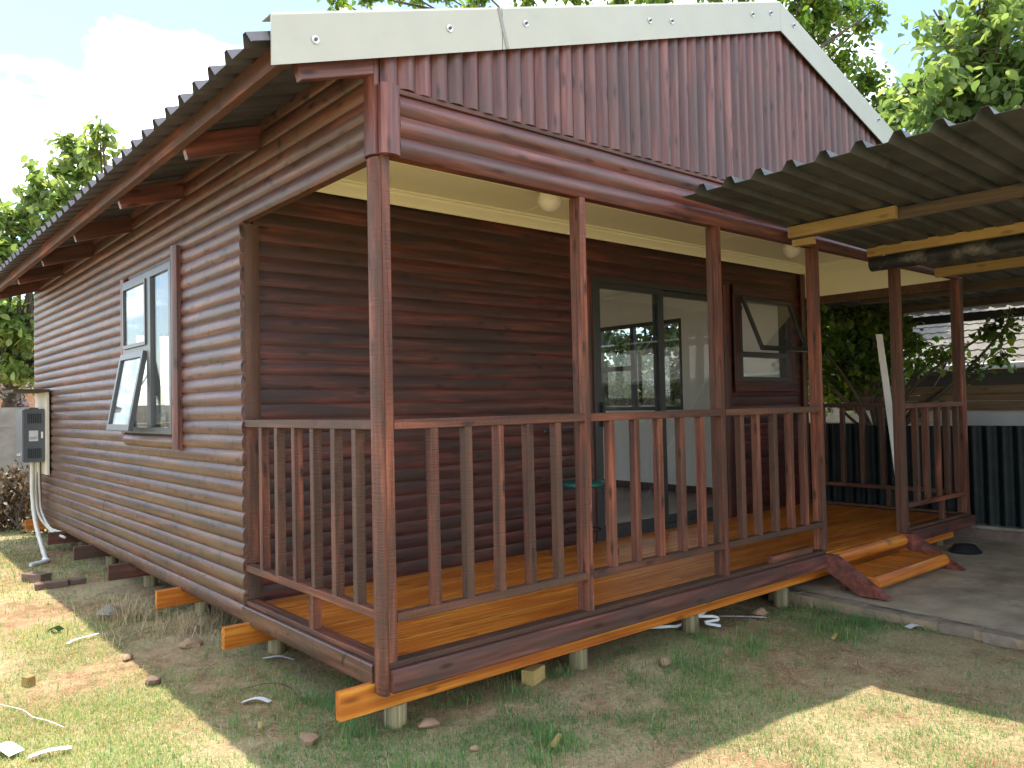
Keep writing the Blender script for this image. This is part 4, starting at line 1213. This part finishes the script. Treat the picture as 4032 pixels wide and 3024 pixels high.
stone(-0.53, 1.96, 0.035, 'small red clod at the shadow edge by the dug soil', M_STONE, 0.6)
stone(1.60, -0.17, 0.040, 'small tan stone in the thin grass before the deck', M_STONE, 0.7)
stone(0.205, 0.02, 0.045, 'reddish lump right of the nearest pole', M_STONE, 0.5)
stone(0.20, -0.32, 0.022, 'tiny reddish pebble in the grass before the front skirt', M_STONE, 0.6)
stone(-0.36, 3.05, 0.085, 'grey angular rock near the third protruding joist', M_CONC, 0.55)
stone(5.55, 0.16, 0.05, 'pale stone lying behind the black bowl', M_CONC, 0.6, sink=0.2).location.z = 0.02

def block(name, x, y, lx, ly, lz, rz, mat, label, cat, dz=0.0, group=None, tilt=0.0):
    M = Matrix.Translation((x, y, g(x, y) + dz)) @ Matrix.Rotation(rz, 4, 'Z') @ Matrix.Rotation(tilt, 4, 'Y')
    m_ = MB().piece((-lx / 2, 0, lz / 2), (lx / 2, 0, lz / 2), crect(ly, lz, 0.004))
    return tag(m_.build(name, mat, None, 30, M), label, cat, group)
block('timber_block', 0.93, 0.135, 0.125, 0.07, 0.075, 0.35, M_PINE, 'square pine offcut block standing in grass under the front bearer', 'block')
block('timber_peg', -1.026, 1.90, 0.045, 0.045, 0.055, 0.5, M_PINE, 'little pine cube on the sunlit lawn at left', 'block')
block('timber_offcut', -0.365, 0.488, 0.075, 0.02, 0.018, 1.2, M_PINE, 'thin tan wood chip on the shaded grass at bottom left', 'wood chip', 0.01)
block('timber_offcut', 0.49, -0.50, 0.10, 0.022, 0.018, 0.55, M_PINE, 'tan wood sliver in the foreground grass at bottom centre', 'wood chip', 0.01)
block('timber_offcut', 2.75, -0.52, 0.09, 0.02, 0.016, 0.3, M_PINE, 'short tan stick by the kerb grass tufts', 'wood chip', 0.01)
block('brick', -0.50, 4.86, 0.22, 0.105, 0.075, -1.05, M_CLAYBRICK, 'dark perforated brick lying upright on the lawn near the hose', 'brick', 0.0)
block('brick', -0.46, 4.48, 0.23, 0.10, 0.050, -0.10, M_CLAYBRICK, 'flat brown paving brick nearer than the perforated brick', 'brick', 0.0)
block('brick', -0.27, 4.50, 0.12, 0.10, 0.045, 0.15, M_CLAYBRICK, 'half brick at the right end of the paving brick', 'brick', 0.0)

def ribbon(name, pts, w, label, cat, mat=M_WHITE, upv=(0, 0, 1)):
    P = smooth_path(pts, 5)
    v, f = [], []
    for i, p in enumerate(P):
        d = (P[min(i + 1, len(P) - 1)] - P[max(0, i - 1)]).normalized()
        s_ = d.cross(Vector(upv))
        if s_.length < 1e-3:
            s_ = Vector((1, 0, 0))
        s_.normalize()
        n_ = s_.cross(d)
        for q in ((-1, 0), (1, 0), (1, 1), (-1, 1)):
            v.append(p + s_ * (w / 2 * q[0]) + n_ * (0.0012 * q[1]))
    for i in range(len(P) - 1):
        for k_ in range(4):
            f.append((i * 4 + k_, i * 4 + (k_ + 1) % 4, i * 4 + 4 + (k_ + 1) % 4, i * 4 + 4 + k_))
    f += [(0, 3, 2, 1), tuple(len(P) * 4 - 4 + k_ for k_ in range(4))]
    return tag(MB().add(v, f).build(name, mat, None, 50), label, cat)
e = 0.012
def gp(x, y, dz=e):
    return (x, y, g(x, y) + dz)
ribbon('packing_strap', [gp(0.03, 1.40), gp(0.10, 1.33, 0.03), gp(0.16, 1.28)], 0.020, 'short white strap under the side plate near the left pole', 'strap')
ribbon('packing_strap', [gp(2.02, 0.28, 0.02), gp(2.12, 0.22, 0.03), gp(2.20, 0.20, 0.03), gp(2.33, 0.13, 0.10), gp(2.42, 0.14, 0.13), gp(2.47, 0.17, 0.10), gp(2.43, 0.20, 0.06), gp(2.34, 0.17, 0.07), gp(2.45, 0.12, 0.06), gp(2.47, 0.10, 0.04), gp(2.35, 0.12, 0.04), gp(2.42, 0.05, 0.02)], 0.016, 'tangled white plastic strap beside the deck pole', 'strap', upv=(0.3, -1, 0.2))
ribbon('packing_strap', [gp(2.62, 0.20, 0.02), gp(2.70, 0.14, 0.02), gp(2.78, 0.06, 0.02), gp(2.85, 0.00, 0.015)], 0.024, 'flat white strap on the soil left of the round stone', 'strap')
ribbon('plastic_scrap', [gp(-0.30, 0.86), gp(-0.25, 0.80, 0.025), gp(-0.21, 0.745)], 0.030, 'white pointed plastic scrap on the shaded grass at left', 'scrap')
ribbon('plastic_scrap', [gp(-1.30, 1.04, 0.02), gp(-1.26, 1.00, 0.04), gp(-1.22, 0.93, 0.02)], 0.07, 'white crumpled plastic at the bottom left corner', 'scrap')
ribbon('plastic_scrap', [gp(-1.19, 0.86, 0.02), gp(-1.12, 0.84, 0.03), gp(-1.04, 0.83, 0.02)], 0.035, 'long white plastic sliver right of the crumpled plastic', 'scrap')
ribbon('string', [gp(-1.20, 1.62, 0.02), gp(-1.12, 1.47, 0.02), gp(-1.10, 1.33, 0.02), gp(-1.06, 1.20, 0.02), gp(-1.02, 1.08, 0.02)], 0.004, 'thin white string across the sunlit lawn at left', 'string')
ribbon('plastic_scrap', [gp(-0.52, 2.66, 0.02), gp(-0.66, 2.62, 0.02), gp(-0.72, 2.55, 0.02)], 0.022, 'pale grey strip on the sunlit lawn by the green leaf', 'scrap')
ribbon('paper_scrap', [gp(3.26, -0.72, 0.015), gp(3.31, -0.745, 0.03), gp(3.35, -0.76, 0.02)], 0.05, 'small white paper scrap beside the brick kerb', 'paper')
ribbon('stick', [gp(-0.25, 1.02), gp(-0.14, 0.98, 0.03), gp(-0.08, 0.92, 0.03), gp(-0.06, 0.80, 0.02), gp(-0.10, 0.72)], 0.008, 'thin curved twig in the shaded grass left of the corner', 'twig', M_BARK)
ribbon('stick', [gp(-0.52, 2.3), gp(-0.30, 2.34, 0.05), gp(-0.12, 2.42, 0.03)], 0.010, 'dry root lying across the dug soil', 'twig', M_PLANK)
ribbon('fallen_leaf', [gp(-0.74, 2.98, 0.01), gp(-0.71, 2.95, 0.04), gp(-0.68, 2.92, 0.02)], 0.06, 'bright green fallen leaf on the sunlit lawn', 'leaf', M_LEAF)
ribbon('fallen_leaf', [gp(-0.13, 2.20, 0.03), gp(-0.09, 2.18, 0.05), gp(-0.05, 2.16, 0.03)], 0.05, 'yellow fallen leaf on the dug soil below the joist', 'leaf', M_STRAW)

# black plastic bowl upside down on the slab
loose('bowl', MB().lathe([(0.130, 0.0), (0.135, 0.012), (0.118, 0.022), (0.085, 0.062), (0.075, 0.066), (0.0, 0.064)], (5.70, -0.16, -0.006), 26), M_BLACK, 'black upturned bowl on the slab right of the steps', 'bowl', sharp=40)
block('tool_handle', 6.30, -0.72, 0.16, 0.03, 0.02, 2.0, M_CHROME, 'thin pale metal offcut lying by the brick plinth', 'offcut').location.z = 0.0

# ------------------------------------------------------------------ grass
def blades(n, box, dens, lmin, lmax, wmin, wmax, lean, tint_f, flat=0.0):
    x = rng.uniform(box[0], box[1], n); y = rng.uniform(box[2], box[3], n)
    keep = rng.uniform(0, 1, n) < dens(x, y)
    x, y = x[keep], y[keep]
    n = len(x)
    z = gh(x, y) - 0.003
    h = rng.uniform(0, 2 * np.pi, n)
    L = rng.uniform(lmin, lmax, n) * (0.6 + 0.8 * fbm(x * 3, y * 3, 40))
    ln_ = np.clip(rng.normal(lean, 0.35, n), 0.05, 1.45)
    wd = rng.uniform(wmin, wmax, n)
    dx, dy = np.cos(h), np.sin(h)
    sx_, sy_ = -dy, dx
    a1, a2 = ln_ * 0.55, ln_ * 1.15
    if flat:
        a1, a2 = a1 * 0 + 1.35, a2 * 0 + 1.62
    p0 = np.stack([x, y, z], 1)
    m1 = p0 + (L * 0.55)[:, None] * np.stack([dx * np.sin(a1), dy * np.sin(a1), np.cos(a1)], 1)
    tip = m1 + (L * 0.5)[:, None] * np.stack([dx * np.sin(a2), dy * np.sin(a2), np.cos(a2)], 1)
    s = np.stack([sx_, sy_, np.zeros(n)], 1) * (wd / 2)[:, None]
    V_ = np.stack([p0 - s, p0 + s, m1 + s * 0.8, m1 - s * 0.8, tip + s * 0.08, tip - s * 0.08], 1).reshape(-1, 3)
    b = (np.arange(n) * 6)[:, None]
    F_ = np.concatenate([b + np.array([[0, 1, 2, 3]]), b + np.array([[3, 2, 4, 5]])], 0)
    t = np.clip(tint_f(x, y) + rng.normal(0, 0.24, n), 0, 1)
    return V_, F_, np.repeat(t, 6)

def under(x, y):          # house, slab: no grass
    return ((x > 0.25) & (y > 0.45) & (x < 6.3)) | ((x > kerb_gx(y)) & (y < 2.2))
def kerb_gx(y):
    return 3.43 + 0.10 * np.minimum(0, y + 0.1)

def d_green(x, y):
    d = 0.9 * np.clip((fbm(x * 1.6, y * 1.6, 60) - 0.34) * 4.5, 0, 1) + 0.14
    lawn = np.clip((-0.35 - x) * 3, 0, 1)
    d = d * (0.55 + 0.45 * lawn)
    d += 0.45 * lawn * np.clip(1 - np.abs(y - 0.5) / 1.6, 0, 1)
    front = gauss(x, y, 0.65, -0.15, 1.25, 0.6)
    d += 0.9 * front * np.clip((fbm(x * 4, y * 4, 71) - 0.35) * 3, 0, 1)
    d += 0.5 * gauss(x, y, 2.6, -0.25, 0.6, 0.3) * np.clip((fbm(x * 5, y * 5, 72) - 0.5) * 5, 0, 1)
    d *= 1 - 0.93 * gauss(x, y, -0.15, 2.15, 0.42, 0.75)
    d *= 1 - 0.9 * gauss(x, y, -0.9, 3.7, 0.75, 1.1)
    d *= 1 - 0.8 * gauss(x, y, -0.75, 1.75, 0.35, 0.35)
    d *= 1 - 0.8 * gauss(x, y, -1.4, 2.4, 0.5, 0.35)
    d *= 1 - 0.75 * gauss(x, y, -0.62, 0.35, 0.18, 0.22)
    d *= 1 - 0.85 * np.clip((fbm(x * 2.6, y * 2.6, 64) - 0.58) * 7, 0, 1)
    d *= 1 - 0.6 * gauss(x, y, -0.35, 0.75, 0.25, 0.2)
    d *= 1 - 0.7 * gauss(x, y, -1.0, 1.75, 0.35, 0.25)
    d *= 1 - 0.85 * gauss(x, y, 2.4, -0.95, 0.8, 0.35)
    d *= np.where(under(x, y), 0.0, 1.0)
    d *= 1 - 0.6 * ((x > 0.05) & (y > 0.2))
    return np.clip(d, 0, 1)
def t_green(x, y):
    base = 0.20 + 0.55 * fbm(x * 1.3, y * 1.3, 90)
    return base - 0.25 * gauss(x, y, 0.5, 0.0, 1.2, 0.5) + 0.22 * (x < -0.5) - 0.08  # yellower beyond the shadow edge: sunlit look put into the blade tint
def d_straw(x, y):
    d = 0.35 + 0.65 * fbm(x * 1.8, y * 1.8, 80)
    d *= 1 - 0.85 * gauss(x, y, -0.9, 3.7, 0.7, 1.0)
    d *= 1 - 0.6 * gauss(x, y, -0.75, 1.75, 0.35, 0.35)
    d *= 1 - 0.5 * gauss(x, y, -0.1, 2.1, 0.25, 0.5)
    d *= 1 - 0.75 * np.clip((x - 2.3) / 0.8, 0, 1)
    return np.where(under(x, y), 0.0, np.clip(d, 0, 1))
near_box = (-2.1, 3.6, -1.9, 3.2)
parts = [blades(520000, near_box, d_green, 0.012, 0.040, 0.0016, 0.0036, 0.85, t_green),
         blades(90000, (-4.5, 0.3, 2.8, 10.8), d_green, 0.02, 0.050, 0.004, 0.007, 0.8, t_green)]
tuft = lambda x, y: d_green(x, y) * np.clip((fbm(x * 6, y * 6, 77) - 0.52) * 6, 0, 1) * (x > -0.45)
parts.append(blades(60000, (-0.6, 3.4, -0.9, 0.75), tuft, 0.04, 0.10, 0.0020, 0.0040, 0.6, lambda x, y: 0.10 + 0.3 * fbm(x * 2, y * 2, 91)))
def merge(parts):
    Vs, Fs, Ts, o = [], [], [], 0
    for v, f, t in parts:
        Vs.append(v); Fs.append(f + o); Ts.append(t); o += len(v)
    return np.concatenate(Vs), np.concatenate(Fs), np.concatenate(Ts)
gv, gf, gt = merge(parts)
grass = put('grass', np_mesh('grass', gv, gf, gt), M_GRASS)
tag(grass, 'short patchy lawn grass around the cabin', 'grass', kind='stuff')
parts = [blades(220000, near_box, d_straw, 0.02, 0.055, 0.0016, 0.0036, 1.2, lambda x, y: 0.2 + 0.6 * fbm(x * 2, y * 2, 95), flat=1.0),
         blades(30000, (-4.0, 0.3, 2.8, 9.0), d_straw, 0.03, 0.07, 0.003, 0.006, 1.2, lambda x, y: 0.2 + 0.6 * fbm(x * 2, y * 2, 95), flat=1.0)]
pile = lambda x, y: gauss(x, y, -0.28, 2.95, 0.16, 0.16) + 0.6 * gauss(x, y, -0.05, 2.35, 0.25, 0.2)
parts.append(blades(9000, (-0.7, 0.4, 1.9, 3.4), pile, 0.08, 0.2, 0.002, 0.004, 1.0, lambda x, y: 0.5 + 0 * x))
gv, gf, gt = merge(parts)
straw = put('straw', np_mesh('straw', gv, gf, gt), M_STRAW)
tag(straw, 'dead straw and clippings strewn over the soil', 'straw', kind='stuff')

# ------------------------------------------------------------------ trees
LEAF2D = np.array([(0.0, 0.0), (0.22, 0.26), (0.52, 0.33), (0.80, 0.20), (1.0, 0.0), (0.80, -0.20), (0.52, -0.33), (0.22, -0.26)])
def leaves(P, size, droop=0.5, fold=0.25, tint=None):
    """folded leaf blades at points P"""
    n = len(P)
    h = rng.uniform(0, 2 * np.pi, n)
    el = rng.normal(-droop, 0.45, n)
    X = np.stack([np.cos(h) * np.cos(el), np.sin(h) * np.cos(el), np.sin(el)], 1)
    up = np.stack([rng.normal(0, 0.5, n), rng.normal(0, 0.5, n), np.ones(n)], 1)
    Y = np.cross(up, X); Y /= np.linalg.norm(Y, axis=1)[:, None] + 1e-9
    Z = np.cross(X, Y)
    s = size * rng.uniform(0.65, 1.25, n)
    loc = []
    for a, b in LEAF2D:
        loc.append(P + (X * a + Y * b + Z * (abs(b) * fold - 0.18 * a * a)) * s[:, None])
    V_ = np.stack(loc, 1).reshape(-1, 3)
    b0 = (np.arange(n) * 8)[:, None]
    F_ = np.concatenate([b0 + np.array([[0, 1, 2, 3]]), b0 + np.array([[0, 3, 4, 5]]), b0 + np.array([[0, 5, 6, 7]])], 0)
    t = np.clip(rng.beta(2.2, 2.0, n) if tint is None else tint, 0, 1)
    return V_, F_, np.repeat(t, 8)

def tree(name, label, base, clumps, leaf_n, leaf_s, mat, trunk_r=0.10, group=None, fork=0.45, spread=0.9, cat='tree', droop=0.5):
    t = thing(name, base, label, cat, group)
    base = Vector(base)
    C = [(Vector(c), r) for c, r in clumps]
    mid = sum((c for c, _ in C), Vector()) / len(C)
    forkp = base.lerp(mid, fork) + Vector((random.uniform(-.2, .2), random.uniform(-.2, .2), 0))
    tr_ = MB().tube(smooth_path([base, base.lerp(forkp, 0.5) + Vector((0.08, -0.05, 0)), forkp], 4), trunk_r, 9, trunk_r * 0.65)
    tr_.build('trunk', M_BARK, t, 60)
    br = MB()
    pts, tot = [], sum(r ** 2 for _, r in C)
    for c, r in C:
        m_ = forkp.lerp(c, 0.5) + Vector((random.uniform(-1, 1), random.uniform(-1, 1), random.uniform(-0.2, 0.8))) * 0.15 * (c - forkp).length
        br.tube(smooth_path([forkp, m_, c], 5), trunk_r * 0.42, 6, 0.012)
        k_ = max(8, int(leaf_n * r ** 2 / tot))
        nt = max(5, int(k_ / 22))
        for _ in range(nt):
            d = Vector((random.gauss(0, 1), random.gauss(0, 1), random.gauss(0, 0.8))).normalized() * r * random.uniform(0.45, 1.1) * spread
            st_ = c + Vector((random.uniform(-1, 1), random.uniform(-1, 1), random.uniform(-1, 1))) * 0.25 * r
            e_ = c + d
            br.tube([st_, st_.lerp(e_, 0.55) + Vector((0, 0, 0.05 * r)), e_], 0.010, 4, 0.003)
            q = max(3, int(k_ / nt))
            u = np.random.default_rng(random.randint(0, 10 ** 6)).uniform(0.25, 1.08, q)
            P = np.array(st_)[None] * (1 - u[:, None]) + np.array(e_)[None] * u[:, None]
            P = P + rng.normal(0, 0.05 + 0.06 * r, (q, 3))
            pts.append(P)
    br.build('branches', M_BARK, t, 60)
    P = np.concatenate(pts)
    v, f, ti = leaves(P, leaf_s, droop)
    cr = put('crown', np_mesh('crown', v, f, ti), mat, t)
    cr['kind'] = 'stuff'
    return t

def cl(lst, dist):
    return [(away(px, py, dist + random.uniform(-0.5, 0.5)), r) for px, py, r in lst]
lt = away(60, 1500, 15.2)
tree('garden_tree', 'leafy green tree beyond the wall at the far left of the cabin', (lt.x - 0.6, lt.y, -0.1),
     cl([(405, 505, .16), (395, 570, .28), (290, 575, .30), (255, 650, .34), (330, 670, .36), (180, 760, .40), (240, 800, .42), (90, 860, .36), (160, 900, .42), (20, 850, .34), (10, 960, .40), (60, 1010, .34), (-60, 900, .5), (-90, 1060, .5), (140, 1000, .35), (250, 900, .35),
         (60, 1240, .42), (110, 1330, .30), (20, 1380, .42), (70, 1450, .34), (-50, 1250, .5), (115, 1220, .3), (120, 1480, .24)], 14.9), 5600, 0.145, M_LEAFB, 0.13, spread=1.15)
rt = away(4500, 900, 10.0)
tree('garden_tree', 'bright broad leaved tree above the carport roof at right', (rt.x, rt.y, -0.1),
     cl([(3700, 60, .34), (3850, 40, .42), (3990, 90, .38), (3740, 200, .30), (3880, 210, .42), (4030, 250, .40), (3640, 330, .26), (3560, 430, .30), (3770, 350, .40), (3930, 390, .42), (3640, 470, .26), (3480, 510, .24), (3800, 470, .35), (4050, 420, .4), (4150, 150, .5), (4150, 350, .5), (3520, 470, .25), (3590, 360, .2), (3680, 410, .3), (3850, 320, .3), (3960, 200, .3)], 9.2), 3600, 0.115, M_LEAFB, 0.07, spread=1.35, fork=0.92)
ct = away(2700, 900, 17.0)
tree('garden_tree', 'tall darker tree rising behind the ridge of the cabin roof', (ct.x, ct.y, -0.1),
     cl([(3130, 40, .50), (3220, 130, .50), (3170, -60, .6), (3330, 20, .40), (3400, 90, .28), (3300, 250, .42), (3400, 330, .42), (3480, 400, .40), (3230, 20, .5), (3560, 440, .42), (3330, 420, .5), (3450, 500, .4), (3440, 40, .2), (2950, -80, .6), (2800, -70, .5),
         (1330, -10, .22), (1450, -25, .3), (1600, -30, .4), (1750, -20, .3), (1900, -35, .42), (2080, -30, .4), (2250, -40, .42), (2430, -35, .42), (2600, -40, .45)], 17.0), 8000, 0.12, M_LEAF, 0.2, fork=0.6, spread=1.2)
sb = away(3390, 1500, 10.6)
tree('boundary_tree', 'dark leafy tree filling the gap beyond the verandah end rail', (sb.x, sb.y, -0.1),
     cl([(3260, 1210, .40), (3340, 1290, .42), (3450, 1290, .40), (3290, 1390, .42), (3400, 1420, .42), (3250, 1500, .36), (3480, 1420, .30), (3360, 1500, .36), (3180, 1300, .5), (3150, 1450, .5), (3420, 1230, .34), (3520, 1290, .28), (3620, 1340, .2), (3690, 1400, .16), (3760, 1360, .13), (3900, 1300, .13), (3980, 1270, .16), (3960, 1400, .13), (3850, 1440, .12), (3590, 1430, .18)], 10.6), 6500, 0.090, M_LEAF, 0.06, spread=1.15)
tree('boundary_tree', 'dense dark tree seen through the room and its far window', (9.6, 7.2, -0.1),
     [(Vector((9.3 + 0.5 * random.uniform(-1, 1), 4.6 + 0.62 * (i % 6), 1.0 + 0.75 * (i // 6) + 0.2 * random.uniform(-1, 1))), 0.62) for i in range(24)], 8500, 0.12, M_LEAF2, 0.11)
# dead shrub against the far wall
ds = away(80, 2040, 11.4)
tree('dead_shrub', 'brown wilted shrub against the far left wall', (ds.x, ds.y, -0.08),
     cl([(70, 1900, .26), (130, 1960, .24), (20, 1960, .28), (160, 2040, .18), (60, 2030, .26), (-60, 1980, .3), (140, 1880, .15)], 11.4), 3200, 0.055, M_DRYLEAF, 0.02, fork=0.3, cat='shrub', droop=0.9)
fs = away(60, 1560, 15.0)
tree('flowering_shrub', 'lilac flowering shrub peeping over the far left wall', (fs.x, fs.y, -0.1),
     cl([(20, 1540, .25), (80, 1550, .25), (120, 1520, .2), (-40, 1530, .3), (60, 1600, .3)], 15.0), 900, 0.05, M_FLOWER, 0.02, fork=0.5, cat='shrub')
# hedge far to the left of the camera: only the side window mirrors it
hd = thing('hedge', (-9.0, 10.0, -0.1), 'clipped green hedge along the far left boundary mirrored in the side window', 'hedge')
hp = np.stack([rng.uniform(-9.4, -8.6, 5000), rng.uniform(2.0, 26.0, 5000), rng.uniform(-0.1, 1.5, 5000)], 1)
v, f, ti = leaves(hp, 0.16, 0.2)
hc = put('crown', np_mesh('crown', v, f, ti), M_LEAF2, hd); hc['kind'] = 'stuff'
